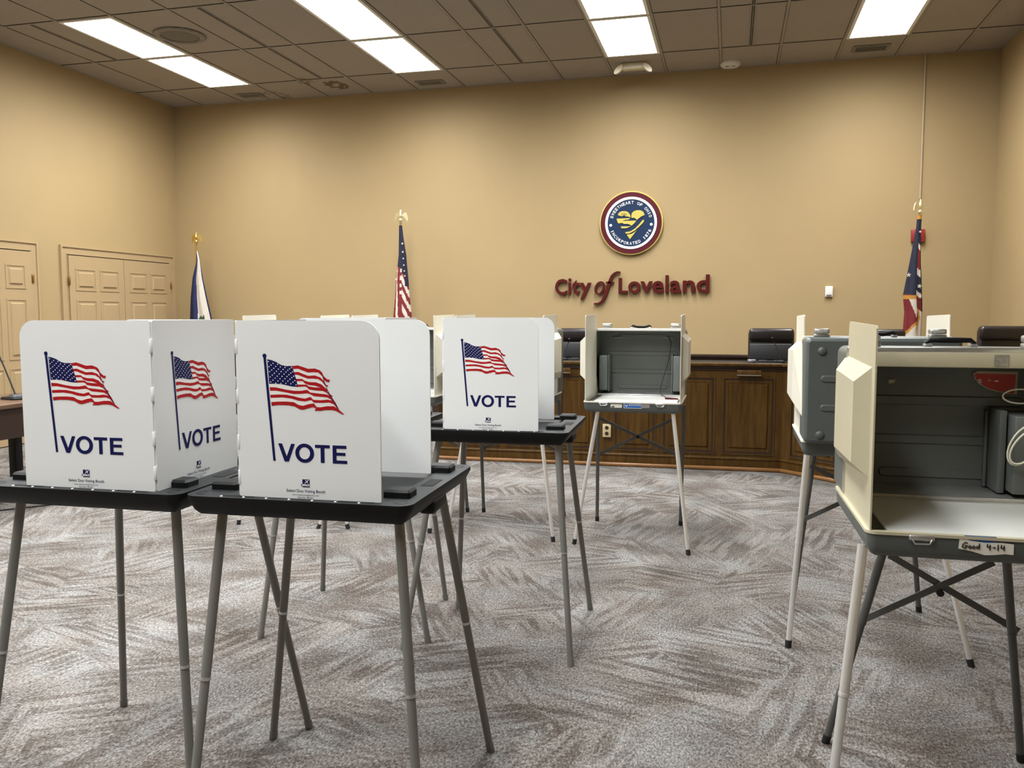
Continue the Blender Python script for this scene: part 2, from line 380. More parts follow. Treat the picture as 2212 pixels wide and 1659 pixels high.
# left wall doors
def six_panel(mb, y0, y1, z1, mp):
    """moulded door slab, outward +X from the wall"""
    mb.box(y0, y1, .01, z1, 0, .035, 'door', 0, mp)
    wd = y1-y0; cw = (wd-.11*2-.10)/2
    for c in (0, 1):
        a = y0+.11+c*(cw+.10); b = a+cw
        for (za, zb) in ((.22, .80), (.92, z1-.52), (z1-.38, z1-.16)):
            o = [(a, za), (b, za), (b, zb), (a, zb)]
            mb.ring(offset(o, .018), o, .030, .041, 'door', mp)
            i1 = offset(o, -.028); mb.prism(i1, .035, .047, 'door', mp, .010)
def door(name, y0, y1, leaves, hinge_sides, lab):
    e = empty(name, (XL, (y0+y1)/2, 0)); struct(e, lab); yc = (y0+y1)/2
    mp = lambda u, v, w_: (w_, u-yc, v)
    zt = 2.06
    c = MB()
    for (a, b, p, q) in ((y0-.10, y0, 0, zt+.10), (y1, y1+.10, 0, zt+.10)):
        c.box(a, b, p, q, 0, .018, 'door', 0, mp)
    c.box(y0, y1, zt, zt+.10, 0, .018, 'door', 0, mp)
    c.box(y0-.10, y0-.075, 0, zt+.10, .018, .030, 'door', 0, mp); c.box(y1+.075, y1+.10, 0, zt+.10, .018, .030, 'door', 0, mp)
    c.box(y0-.075, y1+.075, zt+.078, zt+.10, .0181, .030, 'door', 0, mp)
    c.box(y0-.012, y0-.004, 0, zt+.01, .018, .024, 'door', 0, mp); c.box(y1+.004, y1+.012, 0, zt+.01, .018, .024, 'door', 0, mp)
    c.build('door_frame', e)
    MB().box(y0, y1, 0, zt, -.02, .002, 'gap_shade', 0, mp).build('gap', e)
    n = leaves; wl = (y1-y0)/n
    for k in range(n):
        d = MB(); six_panel(d, y0+k*wl+.004, y0+(k+1)*wl-.004, zt-.012, mp); d.build('door_leaf', e)
    for hs in hinge_sides:
        for hz in (.28, 1.02, 1.76):
            hy = y0 if hs < 0 else y1
            h = MB(); h.box(hy-.008, hy+.008, hz-.05, hz+.05, .034, .046, 'brass', .003, mp)
            h.box(hy-.018, hy+.018, hz-.045, hz+.045, .030, .037, 'brass', 0, mp)
            h.build('hinge', e, label='aged brass hinge')
    return e
door('door_1', 6.82, 7.60, 1, (1,), 'tan single panelled door at the left edge')
door('door_2', 8.12, 9.93, 2, (-1, 1), 'tan double panelled door beside the corner flag')

# conduit on far wall
tag(MB().path([(1.965, YF-.012, 2.62), (1.965, YF-.012, ZC)], .011, 'conduit', 10).build('conduit'),
    'thin tan conduit pipe running down the wall from the ceiling', 'pipe')

# ------------------------------------------------------------------ CEILING FIXTURES
def troffer(k, row, lab):
    x0, x1 = CX0+k*CW, CX0+(k+1)*CW; y0, y1 = RA+row*RW, RA+(row+1)*RW
    e = empty('ceiling_light', ((x0+x1)/2, (y0+y1)/2, ZC)); tag(e, lab, 'ceiling light', 'recessed fluorescent troffers')
    hx, hy = (x1-x0)/2-.014, (y1-y0)/2-.014
    f = MB(); oo = rrect(-hx, hx, -hy, hy, .002, 1); oi = rrect(-hx+.03, hx-.03, -hy+.03, hy-.03, .002, 1)
    f.ring(oo, oi, -.012, -.001, 'lamp_rim'); f.build('light_frame', e)
    d = MB(); d.face(rrect(-hx+.028, hx-.028, -hy+.028, hy-.028, .002, 1)[::-1], -.006, 'lamp'); d.build('diffuser', e, fix=False)
cn = {1: 'left', 5: 'second from left', 9: 'third from left', 13: 'right'}
for k in (1, 5, 9, 13):
    for row in ((0, 1, -3, -2, -6, -5) if k < 13 else (0, 1)):
        if row == 1: lab = 'lit 2x4 ceiling light in the %s column, the panel nearest the far wall' % cn[k]
        elif row == 0: lab = 'lit 2x4 ceiling light in the %s column, second panel from the far wall' % cn[k]
        else: lab = 'lit 2x4 ceiling light in the %s column, over or behind the camera' % cn[k]
        troffer(k, row, lab)
def slot_diffuser(k, row, lab):
    x = CX0+(k+.5)*CW; y0, y1 = RA+row*RW+.02, RA+(row+1)*RW-.02
    b = MB()
    b.box(-.022, .022, -(y1-y0)/2, (y1-y0)/2, -.005, 0, 'tbar'); b.box(-.013, -.004, -(y1-y0)/2, (y1-y0)/2, -.0062, -.004, 'black_deep')
    b.box(.004, .013, -(y1-y0)/2, (y1-y0)/2, -.0062, -.004, 'black_deep')
    tag(b.build('slot_diffuser', loc=(x, (y0+y1)/2, ZC)), lab, 'air vent', 'linear slot air diffusers')
slot_diffuser(0, 0, 'linear slot diffuser left of the left ceiling light')
slot_diffuser(3, 0, 'linear slot diffuser beside the round ceiling speaker'); slot_diffuser(3, 1, 'linear slot diffuser ending at the stained ceiling tile')
slot_diffuser(7, 0, 'linear slot diffuser left of the middle lights, farther from the wall'); slot_diffuser(7, 1, 'linear slot diffuser left of the middle lights, nearest the wall')
slot_diffuser(11, 0, 'linear slot diffuser right of the middle lights, farther from the wall'); slot_diffuser(11, 1, 'linear slot diffuser right of the middle lights, above the smoke detector')
def vent(x, y, wd, dp, lab):
    e = empty('ceiling_vent', (x, y, ZC)); tag(e, lab, 'air vent')
    m = MB(); m.ring(rrect(-wd/2-.03, wd/2+.03, -dp/2-.03, dp/2+.03, .004, 1), rrect(-wd/2, wd/2, -dp/2, dp/2, .004, 1), -.012, 0, 'vent')
    m.build('vent_frame', e)
    m = MB(); m.box(-wd/2, wd/2, -dp/2, dp/2, -.002, 0, 'black_deep')
    for i in range(5):
        y_ = -dp/2+dp*(i+.5)/5; m.box(-wd/2, wd/2, y_-.004, y_+.004, -.009, -.001, 'vent')
    m.build('louvre', e)
vent(-5.96, 9.845, .26, .12, 'small dusty ceiling vent by the left corner, next to a water stain')
vent(-3.545, 9.86, .28, .12, 'small dusty ceiling vent above the middle flag')
vent(1.365, 9.775, .30, .16, 'ceiling vent at the right end of the ceiling')
# round speaker
e = empty('ceiling_speaker', (-5.37, 7.60, ZC)); tag(e, 'round dusty ceiling speaker between the left lights', 'speaker')
MB().lathe([(.001, -.001), (.245, -.001), (.25, -.010), (.235, -.020), (.19, -.022), (.185, -.014)], 'vent', n=40).build('speaker_ring', e)
MB().lathe([(.19, -.010), (.14, -.020), (.05, -.024), (.0005, -.024)], 'grille', n=40).build('grille', e)
# emergency light
e = empty('emergency_light', (-1.10, 9.70, ZC)); tag(e, 'cream twin-head emergency light below the middle ceiling light', 'emergency light')
MB().box(-.125, .125, -.05, .05, -.075, 0, 'beige_dev', .015).build('housing', e)
for s_ in (-1, 1):
    m = MB()
    mp = lambda u, v, w_, s_=s_: (s_*(.155+u*cos(R(35))-w_*sin(R(35))*.3), -.055+w_*.6, -.075-u*.55+v*.75)
    m.prism(circ(0, 0, .062, 20, .048), -.03, .03, 'beige_dev', mp, .015); m.build('lamp_head', e)
# smoke detector
e = empty('smoke_detector', (-.06, 9.98, ZC)); tag(e, 'white round smoke detector on the ceiling by the far wall', 'smoke detector')
MB().lathe([(.11, 0), (.11, -.02), (.09, -.038), (.05, -.046), (.0005, -.047)], 'white_dev', n=32).build('cover', e)
MB().box(-.05, .05, -.055, -.04, -.046, -.040, 'gap_shade').build('slot', e)

# ------------------------------------------------------------------ WALL ITEMS
wallmap = lambda u, v, w_: (u, -w_, v)       # u right, v up, w out of the far wall
# seal
e = empty('city_seal', (-1.158, YF, 2.443)); tag(e, 'round maroon, white and navy city seal on the wall above the lettering', 'wall seal')
RS = .3735; zs = RS/403
m = MB(); m.prism(circ(0, 0, RS, 72), .012, .040, 'seal_gold', wallmap, .006); m.build('gold_edge', e)
m = MB(); m.ring(circ(0, 0, RS*.958, 72), circ(0, 0, RS*.81, 72), .034, .046, 'maroon', wallmap); m.build('maroon_ring', e)
m = MB(); m.ring(circ(0, 0, RS*.812, 72), circ(0, 0, RS*.735, 72), .034, .052, 'seal_white', wallmap); m.build('white_ring', e)
m = MB(); m.prism(circ(0, 0, RS*.74, 72), .030, .046, 'seal_blue', wallmap); m.build('blue_disc', e)
def zp(pts): return [((x-1055)*zs, (540-y)*zs) for x, y in pts]
m = MB()
for o in ([(888,432),(905,405),(940,390),(985,390),(1020,405),(1045,440),(1052,472),(1020,460),(985,455),(975,442),(960,442),(945,455),(905,445)],
          [(1060,455),(1065,420),(1090,395),(1130,383),(1175,385),(1210,405),(1228,445),(1190,460),(1160,480),(1130,505),(1115,487),(1090,476),(1065,478)],
          [(873,482),(1050,480),(1020,500),(985,500),(940,512),(1125,512),(1100,545),(1065,575),(1040,560),(1010,550),(975,552),(940,537),(895,542),(880,510)],
          [(925,582),(1055,582),(1000,605),(940,605)],
          [(985,655),(1050,645),(1110,610),(1160,560),(1200,510),(1222,505),(1215,535),(1160,590),(1100,640),(1040,670),(992,672)],
          [(1003,685),(1060,680),(1110,652),(1140,622),(1045,745)]):
    m.prism(zp(o)[::-1], .044, .054, 'seal_yellow', wallmap)
m.build('heart', e)
m = MB()
for k in range(9):
    a = R(20+17.5*k); x0_, y0_ = 965, 448
    m.path([wallmap(*(zp([(x0_+20*cos(a), y0_-16*sin(a))])[0]), .0545), wallmap(*(zp([(x0_+44*cos(a), y0_-38*sin(a))])[0]), .0545)], .0016, 'seal_blue', 5)
m.build('sun_rays', e)
m = MB()
def arc_text(m, s_, r, a0, a1, inward, hgt, wid):
    n = len(s_)
    for i, ch in enumerate(s_):
        if ch == ' ': continue
        a = R(a0+(a1-a0)*(i+.5)/n); cx, cy = r*cos(a), r*sin(a); t = a-pi/2 if not inward else a+pi/2
        mp = lambda u, v, w_, cx=cx, cy=cy, t=t: wallmap(cx+u*cos(t)-v*sin(t), cy+u*sin(t)+v*cos(t), w_)
        wc = wid*(.35 if ch in 'I1' else 1)
        m = MB(); put_text(m, ch, -wc/2, wc/2, -hgt/2, hgt/2, .0465, 'seal_white', mp, .008, 0, .005); m.build('seal_letter', e)
arc_text(m, 'SWEETHEART OF OHIO', RS*.635, 166, 14, False, RS*.092, RS*.070)
arc_text(m, 'INCORPORATED 1876', RS*.635, 199, 341, True, RS*.092, RS*.070)
for sx in (-1, 1): MB().prism(circ(sx*RS*.635, -.022, RS*.043, 16), .045, .052, 'seal_white', wallmap).build('seal_dot', e)
# lettering
e = empty('wall_lettering', (-1.155, YF, 1.60)); tag(e, 'burgundy raised lettering reading City of Loveland under the seal', 'sign')
kx = 1.821/1910
def lx(x): return (x-1070)*kx
def lz(y): return (1390-y)*kx+.018
def sprism(mb, o, ): mb.prism(o, .012, .045, 'letter_red', wallmap, .003)
for ch, a, b, t_, bo in (('C', 115, 268, 1200, 1402), ('i', 285, 322, 1192, 1392), ('t', 335, 430, 1215, 1395), ('y', 430, 578, 1250, 1458),
                       ('L', 920, 1035, 1195, 1388), ('o', 1040, 1193, 1238, 1390), ('v', 1190, 1340, 1240, 1388), ('e', 1335, 1475, 1236, 1388),
                       ('l', 1495, 1533, 1168, 1385), ('a', 1550, 1685, 1235, 1388), ('n', 1705, 1850, 1234, 1382), ('d', 1870, 2025, 1165, 1385)):
    m = MB()
    if ch in 'lL':
        if ch == 'l': sprism(m, [(lx(a), lz(bo)), (lx(b), lz(bo)), (lx(b), lz(t_)), (lx(a), lz(t_))])
        else: sprism(m, [(lx(a), lz(bo)), (lx(b), lz(bo)), (lx(b), lz(bo-36)), (lx(a+42), lz(bo-36)), (lx(a+42), lz(t_)), (lx(a), lz(t_))])
    else: put_text(m, ch, lx(a), lx(b), lz(bo), lz(t_), .012, 'letter_red', wallmap, .022, 0, .033)
    m.build('letter', e)
def stroke(mb, pts, ws):
    L, Rr = [], []
    P = [Vector((lx(x), lz(y))) for x, y in pts]
    for i, p in enumerate(P):
        d = (P[min(i+1, len(P)-1)]-P[max(0, i-1)]).normalized(); n_ = Vector((-d.y, d.x))*ws[i]*kx/2
        L.append(tuple(p+n_)); Rr.append(tuple(p-n_))
    sprism(mb, Rr+L[::-1])
m = MB(); m.ring([(lx(685+66*cos(t)+14*sin(t)), lz(1318-84*sin(t))) for t in [2*pi*k/32 for k in range(32)]],
                 [(lx(685+34*cos(t)+16*sin(t)), lz(1318-64*sin(t))) for t in [2*pi*k/32 for k in range(32)]], .012, .045, 'letter_red', wallmap)
m.build('letter', e)
m = MB(); stroke(m, [(940,1128),(905,1122),(865,1140),(835,1175),(812,1240),(790,1310),(768,1380),(740,1445),(712,1490),(670,1512),(612,1515)], [24,22,26,36,42,42,42,40,34,24,20])
m.box(lx(762), lx(862), .012, .045, lz(1262), lz(1240), 'letter_red', 0, lambda x, y, z: (x, -y, z)); m.build('letter', e)
# thermostat / small white box
e = empty('wall_sensor', (1.060, YF, 1.625)); tag(e, 'small white rectangular sensor box on the wall right of the lettering', 'wall sensor')
m = MB(); m.box(-.040, .040, -.06, .06, 0, .03, 'white_dev', .006, wallmap); m.build('case', e)
m = MB(); m.box(-.028, .028, -.052, -.034, .028, .034, 'grille', 0, wallmap); m.build('strip', e)
# fire alarm
e = empty('fire_alarm', (1.955, YF, 2.222)); tag(e, 'dark red fire alarm box on the wall behind the right flag', 'fire alarm')
m = MB(); m.box(-.068, .068, -.07, .07, 0, .05, 'alarm', .008, wallmap); m.build('case', e)
m = MB(); m.box(-.04, .04, -.03, .035, .048, .056, 'alarm', .004, wallmap); m.build('strobe_lens', e)

# ------------------------------------------------------------------ DAIS
e = empty('council_dais', (-1.05, 7.62, 0), R(1.4)); tag(e, 'long brown panelled council dais in front of the far wall', 'dais')
DL, DR = -1.62, 1.50
fm = lambda u, v, w_: (u, -w_, v)
def raised(mb, a, b, z0, z1, mp):
    o = [(a, z0), (b, z0), (b, z1), (a, z1)]
    mb.ring(offset(o, .012), o, 0, .008, 'wood', mp); mb.ring(o, offset(o, -.016), 0, .001, 'wood_dark', mp)
    mb.prism(offset(o, -.045), 0, .010, 'wood', mp, .010)
    mb.ring(offset(o, -.016), offset(o, -.040), 0, .0035, 'wood', mp)
def front(segname, Lw, panels, mp, parent):
    m = MB(); m.box(0, Lw, .11, .90, -.03, 0, 'wood', 0, mp)
    for a, b in panels: raised(m, a, b, .155, .815, mp)
    m.build(segname, parent)
    m = MB(); m.box(-.01, Lw+.01, 0, .12, -.03, .012, 'wood', .004, mp); m.box(-.01, Lw+.02, 0, .035, 0, .028, 'lit_trim', .012, mp)
    m.box(-.01, Lw+.01, .095, .12, 0, .020, 'wood', .008, mp); m.build('base_moulding', parent)
    m = MB()
    for q, (z0, z1, d) in enumerate(((.885, .905, .014), (.905, .922, .026), (.922, .950, .042))): m.box(-.02, Lw+.02, z0, z1, -.03, d, 'wood_dark' if q < 2 else 'wood', .006, mp)
    m.build('ledge_moulding', parent)
px = [(-1.385, -1.03), (-.96, -.63), (-.45, -.125), (.045, .415), (.475, .93), (.995, 1.435)]
front('front_panel', DR-DL, [(a-DL+.01, b-DL-.01) for a, b in px], lambda u, v, w_: (DL+u, -w_, v), e)
ca, sa = cos(R(-43)), sin(R(-43))
front('front_panel', 1.9, [(.10, .54), (.66, 1.10), (1.22, 1.68)], lambda u, v, w_: (DR+u*ca+w_*sa, u*sa-w_*ca, v), e)
front('side_panel', .47, [(.07, .40)], lambda u, v, w_: (DL-w_, .47-u, v), e)
m = MB(); m.prism([(DL, .03), (DR, .03), (DR+1.9*ca, 1.9*sa), (DR+1.9*ca+.34, 1.9*sa+.36), (DR+.2, .47), (DL, .47)], .925, .947, 'black'); m.build('desk_top', e)
# lower inner shelf behind the ledge
m = MB(); m.box(DL+.05, DR, .30, .32, .02, .925, 'desk'); m.build('back_panel', e)
# outlet on dais
e2 = empty('power_outlet', (-1.068, 7.60, .325)); tag(e2, 'cream duplex power outlet on the dais front', 'outlet')
m = MB(); m.box(-.038, .038, -.06, .06, .0, .012, 'outlet', .003, wallmap); m.build('cover_plate', e2)
for q in (-.026, .026):
    m = MB(); m.prism(circ(0, q, .017, 18), .010, .015, 'wood_dark', wallmap); m.build('socket', e2)
# name holders
for x, lab in ((.163, 'small brown name plate holder on the dais, left of the gap by the right booth'), (-1.50, 'small brown name plate holder on the dais beside the vote booth')):
    m = MB(); m.box(-.10, .10, -.022, .022, 0, .012, 'wood', .002, wallmap); m.box(-.10, .10, -.024, -.018, .01, .016, 'alu', 0, wallmap)
    tag(m.build('name_holder', loc=(x, 7.568 if x < 0 else 7.610, .868)), lab, 'name holder', 'name plate holders on the dais')
# monitors, mics, cup on dais
def monitor(x, y, wd, lab):
    e = empty('desk_monitor', (x, y, .948)); tag(e, lab, 'monitor', 'monitors on the dais')
    m = MB(); m.box(-wd/2, wd/2, -.014, .014, .022, .160, 'mesh_grey', .004); m.build('screen_back', e)
    m = MB(); m.box(-.03, .03, .0, .03, .0, .05, 'mesh_grey', .003); m.box(-.1, .1, -.03, .07, 0, .010, 'mesh_grey', .003); m.build('stand', e)
def gmic(x, y, z, dx, hgt, lab, tall=False):
    e = empty('gooseneck_microphone', (x, y, z)); tag(e, lab, 'microphone')
    m = MB(); m.lathe([(.0005, 0), (.04, 0), (.036, .012), (.012, .02), (.0005, .021)], 'black', n=16); m.build('base', e)
    m = MB(); m.path([(0, 0, .015), (dx*.2, 0, hgt*.35), (dx*.6, -.01, hgt*.75), (dx, -.03, hgt)], .0035, 'mesh_grey', 6); m.build('gooseneck', e)
    m = MB(); m.path([(dx, -.03, hgt), (dx*1.15, -.05, hgt+.03)], .008, 'black', 8); m.build('microphone_head', e)
for (mx, wd, lb) in ((.352, .36, 'dark grey monitor back on the dais between the two right booths'), (-1.50, .36, 'dark grey monitor back on the dais right of the vote booth'), (-2.36, .36, 'dark grey monitor back on the dais behind the nearer vote screens')):
    monitor(mx, 7.98, wd, lb)
gmic(.44, 7.90, .948, -.07, .19, 'thin gooseneck microphone before the monitor between the right booths')
gmic(-1.52, 7.88, .948, .05, .17, 'thin gooseneck microphone before the monitor right of the vote booth')
m = MB(); m.lathe([(.0005, 0), (.030, 0), (.037, .032), (.035, .032), (.028, .004), (.0005, .004)], 'cup', n=20)
tag(m.build('plastic_cup', loc=(.185, 7.70, .948)), 'small clear plastic cup on the dais beside the monitor', 'cup')

# chairs
def exec_chair(x, y, top, wd, lab, rz=0):
    e = empty('executive_chair', (x, y, 0), rz); tag(e, lab, 'chair', 'black leather chairs behind the dais')
    hw = wd/2
    m = MB(); m.box(-hw, hw, .0, .09, .55, top-.02, 'leather', .035, seg=3); m.build('backrest', e)
    m = MB(); m.box(-hw+.005, hw-.005, -.035, .085, top-.13, top, 'leather', .035, seg=4); m.build('head_cushion', e)
    m = MB(); m.box(-hw+.01, hw-.01, -.48, .02, .44, .55, 'leather', .04, seg=3); m.build('seat', e)
    for s_ in (-1, 1):
        m = MB(); m.path([(s_*(hw-.01), -.05, .5), (s_*(hw+.02), -.10, .66), (s_*(hw+.02), -.34, .68), (s_*(hw-.01), -.38, .5)], .016, 'black', 8); m.build('armrest', e)
    m = MB(); m.path([(0, -.2, .44), (0, -.2, .09)], .03, 'chrome', 10); m.build('gas_column', e)
    m = MB()
    for k in range(5):
        a = 2*pi*k/5; m.path([(0, -.2, .10), (.3*cos(a), -.2+.3*sin(a), .065)], [.024, .015], 'black', 8)
        m.path([(.3*cos(a)-.012, -.2+.3*sin(a), .028), (.3*cos(a)+.012, -.2+.3*sin(a), .028)], .028, 'black', 10)
    m.build('caster_base', e)
for a in ((-2.34, 8.6, 1.228, .44, 'black leather chair mostly hidden behind the vote screens'),
          (-1.60, 8.6, 1.232, .44, 'black leather chair between the vote booth and the open grey booth'),
          (-.645, 8.6, 1.226, .44, 'black leather chair hidden behind the open grey booth'),
          (.385, 8.6, 1.238, .43, 'black leather chair behind the monitor between the right booths'),
          (1.37, 8.6, 1.234, .44, 'black leather chair left of the right flag, seen over the booth carrying handle'),
          (2.375, 8.45, 1.268, .42, 'large black leather chair at the right edge of the photo')):
    exec_chair(*a)

# ------------------------------------------------------------------ FLAGS
def eagle(e, x, y, z, s_, mat, rz=0):
    m = MB(); c, s2 = cos(rz), sin(rz)
    mp = lambda u, v, w_: (x+(u*c-w_*s2)*s_, y+(u*s2+w_*c)*s_, z+v*s_)
    m.lathe([(.0005, -.03), (.018, -.03), (.012, -.012), (.024, .0), (.026, .02), (.018, .035), (.0005, .04)], mat, (x, y, z), 14)
    bod = [(0, .035), (0, .06), (0, .085), (0, .105), (0, .125), (.004, .14), (.016, .142)]
    vs = [mp(a, b, 0) for a, b in bod]; m.path(vs, [.014*s_, .022*s_, .022*s_, .016*s_, .011*s_, .010*s_, .002*s_], mat, 10)
    for q in (-1, 1):
        o = [(.012, .060), (.035, .065), (.055, .040), (.085, -.005), (.092, .03), (.088, .070), (.070, .105), (.050, .118), (.038, .095), (.022, .085), (.012, .10)]
        o = [(q*a, b) for a, b in o]
        if q < 0: o = o[::-1]
        mq = lambda u, v, w_: mp(u, v, w_+abs(u)*.35)
        m.prism(o, -.005, .006, mat, mq, .003)
    m.build('eagle_finial', e, label='gilded eagle finial')
def lerp_tab(t, tab):
    for (a, *va), (b, *vb) in zip(tab, tab[1:]):
        if a <= t <= b:
            k = (t-a)/(b-a); return [p+(q-p)*k for p, q in zip(va, vb)]
    return list(tab[-1][1:]) if t > tab[-1][0] else list(tab[0][1:])
def furled(e, x, y, prof, colour, fold=6, depth=.55, name='flag_cloth', ph=0, amp=.16, NZ=150, NT_=120):
    """prof: rows (z descending as t) of z, xl, xr (absolute). colour(s,z,front)->material"""
    m = MB(); vs = []; z0, z1 = prof[0][0], prof[-1][0]
    tab = [((z0-p[0])/(z0-z1), p[0], p[1], p[2]) for p in prof]
    meta = []
    for i in range(NZ+1):
        z, xl, xr = lerp_tab(i/NZ, tab)
        cx, hw = (xl+xr)/2-x, (xr-xl)/2
        for k in range(NT_):
            a = 2*pi*k/NT_
            rad = 1+amp*sin(fold*a+ph+z*1.3)*min(1, (z0-z)*3+.2)
            px_, py_ = cx+hw*cos(a)*(rad if abs(cos(a)) < .8 else 1-amp*.3+amp*.3*sin(fold*a)), max(hw*depth, .017)*sin(a)*rad*1.0
            vs.append((px_, py_, z)); meta.append((cos(a), z, sin(a) < 0))
    o = len(m.v)
    m.v += vs
    for i in range(NZ):
        for k in range(NT_):
            k2 = (k+1) % NT_; f = (i*NT_+k, i*NT_+k2, (i+1)*NT_+k2, (i+1)*NT_+k)
            s_ = (meta[f[0]][0]+meta[f[1]][0])/2; zz = (vs[f[0]][2]+vs[f[3]][2])/2
            m.f.append(list(f)); m.mi.append(m.slot(colour(s_, zz, meta[f[0]][2]))); m.sm.append(True)
    m.f.append([NZ*NT_+k for k in range(NT_)]); m.mi.append(0); m.sm.append(False)
    return m.build(name, e)
def stars(e, x, y, items):
    for (sx, sz, r_, yy) in items:
        MB().prism(star(sx-x, sz, r_, random.uniform(-15, 15)), .0, .002, 'cloth_white', lambda u, v, w_, yy=yy: (u, yy-w_, v)).build('star', e)
def pole(e, ztop, mat, tilt=0):
    m = MB(); m.path([(tilt, 0, ztop), (0, 0, .12)], .0125, mat, 12); m.build('pole', e)
    m = MB(); m.lathe([(.0005, .14), (.02, .14), (.025, .10), (.12, .06), (.155, .03), (.16, 0), (.0005, 0)], 'gold', n=28); m.build('stand_base', e)
# flag 1 : navy and white, left corner
FX, FY = -6.785, 9.75
e = empty('flag_on_pole', (FX, FY, 0)); tag(e, 'navy and white flag furled on a pole in the left corner by the double door', 'flag')
pole(e, 2.29, 'gold', .035); eagle(e, .040, 0, 2.305, .92, 'gold')
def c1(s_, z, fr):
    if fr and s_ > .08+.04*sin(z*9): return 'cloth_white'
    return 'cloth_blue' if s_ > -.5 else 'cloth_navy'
furled(e, FX, FY+.0, [(2.20, -6.742, -6.728), (2.08, -6.75, -6.700), (1.85, -6.815, -6.675), (1.6, -6.85, -6.625), (1.323, -6.868, -6.562), (.95, -6.90, -6.51), (.80, -6.89, -6.52)], c1, 7, .5, amp=.2)
m = MB(); m.prism([(0, 0), (.03, .035), (.05, .01), (.075, .05), (.085, -.02), (.09, -.1), (-.03, -.1)], 0, .003, 'cloth_green', lambda u, v, w_: (.105+u, -.085-w_, 1.325+v)); m.build('leaf_emblem', e, label='green leaf emblem')
# flag 2 : stars and stripes
FX, FY = -3.905, 9.75
e = empty('flag_on_pole', (FX, FY, 0)); tag(e, 'stars and stripes flag furled on a pole in the middle of the far wall', 'flag')
pole(e, 2.47, 'gold'); eagle(e, 0, 0, 2.50, .95, 'palegold')
def c2(s_, z, fr):
    if fr and -.25 < s_ < .12 and 1.62 < z < 1.93:
        return 'cloth_white' if int((1.93-z)/.045) % 2 == 0 else 'cloth_red'
    lim = 1.93-.03*s_ if s_ < .1 else (1.86 if s_ < .55 else 1.72)
    if z > lim: return 'cloth_navy'
    if s_ > .12: q = (z+s_*.22)/.090
    else: return 'cloth_white' if (-.72+.45*(1.8-z)) < s_ < (-.55+.5*(1.8-z)) or s_ < -.97 else 'cloth_red'
    return 'cloth_white' if int(q) % 2 == 0 else 'cloth_red'
furled(e, FX, FY, [(2.452, -3.925, -3.888), (2.30, -3.930, -3.870), (2.1, -3.935, -3.838), (1.93, -3.955, -3.825), (1.78, -3.975, -3.812), (1.6, -3.985, -3.80), (1.353, -4.012, -3.775), (1.0, -4.03, -3.75), (.85, -4.02, -3.76)], c2, 6, .5, amp=.14)
stars(e, FX, FY, [(-3.872, 2.23, .017, -.035), (-3.866, 2.13, .017, -.038), (-3.860, 2.05, .014, -.04), (-3.852, 1.97, .014, -.043), (-3.846, 1.90, .014, -.046), (-3.838, 1.84, .014, -.05), (-3.950, 1.80, .018, -.055), (-3.942, 1.90, .010, -.052)])
# flag 3 : state flag with gold fringe
FX, FY = 1.765, 9.40
e = empty('flag_on_pole', (FX, FY, 0)); tag(e, 'navy flag with gold fringe furled on a tilted pole at the right', 'flag')
pole(e, 2.36, 'pole', .060); eagle(e, .062, 0, 2.385, .98, 'palegold', R(60))
def c3(s_, z, fr):
    if z > 2.33: return 'cloth_gold'
    if s_ < .28:
        if z > 1.56: return 'cloth_navy' if z > 1.575 or s_ > -.2 else 'cloth_red'
        if z > 1.525: return 'cloth_gold'
        d = z-1.40+.25*s_
        if d > 0: return 'cloth_white'
        b = z-1.14-.10*(s_+1)
        if 0 < b < .035: return 'cloth_gold'
        return 'cloth_red' if b >= 0 else 'cloth_white'
    if s_ > .80: return 'cloth_navy' if z > 1.40 else 'cloth_white'
    bands = ((2.08, 'cloth_navy'), (2.03, 'cloth_white'), (1.83, 'cloth_red'), (1.76, 'cloth_white'), (1.60, 'cloth_navy'), (1.55, 'cloth_white'), (1.42, 'cloth_red'))
    zz = z-.06*(.5-s_)
    for lim, c in bands:
        if zz > lim: return c
    dd = abs((z-1.37)-(-.10 if z > 1.32 else .0)*(s_-.3))
    if abs(s_-(.35+(1.44-z)*2.6)) < .14 and z > 1.33: return 'cloth_gold'
    if abs(s_-(.62-(1.33-z)*3.0)) < .14 and z <= 1.33: return 'cloth_gold'
    return 'cloth_red' if s_ < .62-(abs(1.33-z))*3 else 'cloth_white'
furled(e, FX, FY, [(2.366, 1.800, 1.845), (2.25, 1.795, 1.842), (2.1, 1.775, 1.845), (1.9, 1.745, 1.852), (1.75, 1.722, 1.865), (1.57, 1.694, 1.877), (1.5, 1.700, 1.882), (1.4, 1.712, 1.886), (1.14, 1.702, 1.882), (.9, 1.70, 1.89)], c3, 5, .55, amp=.12, ph=1)
stars(e, FX, FY, [(1.829, 2.20, .015, -.025), (1.730, 1.768, .026, -.062), (1.836, 1.655, .026, -.055), (1.848, 1.555, .022, -.055)])

# ------------------------------------------------------------------ LEFT DESK with mic
e = empty('desk', (-5.24, 4.6, 0)); tag(e, 'dark wooden desk at the left edge with a microphone on it', 'desk')
MB().box(-.33, .33, -1.2, 1.02, .715, .75, 'desk_top', .006).build('desk_top', e)
MB().box(-.30, .31, -1.15, .97, .50, .715, 'desk').build('apron', e)
for (x, y) in ((.27, .58), (-.27, .9), (.27, -1.05), (-.27, -1.05)):
    MB().box(x-.035, x+.035, y-.035, y+.035, 0, .52, 'black', .004).build('leg', e)
e = empty('desk_microphone', (-5.16, 5.16, .75), R(-12)); tag(e, 'black desk microphone with a long gooseneck on the left desk', 'microphone')
m = MB(); m.prism(rrect(-.10, .10, -.06, .06, .045), 0, .018, 'black', ident, .008); m.prism(rrect(-.03, .07, -.045, .045, .03), .015, .038, 'mesh_grey', ident, .016); m.build('base', e)
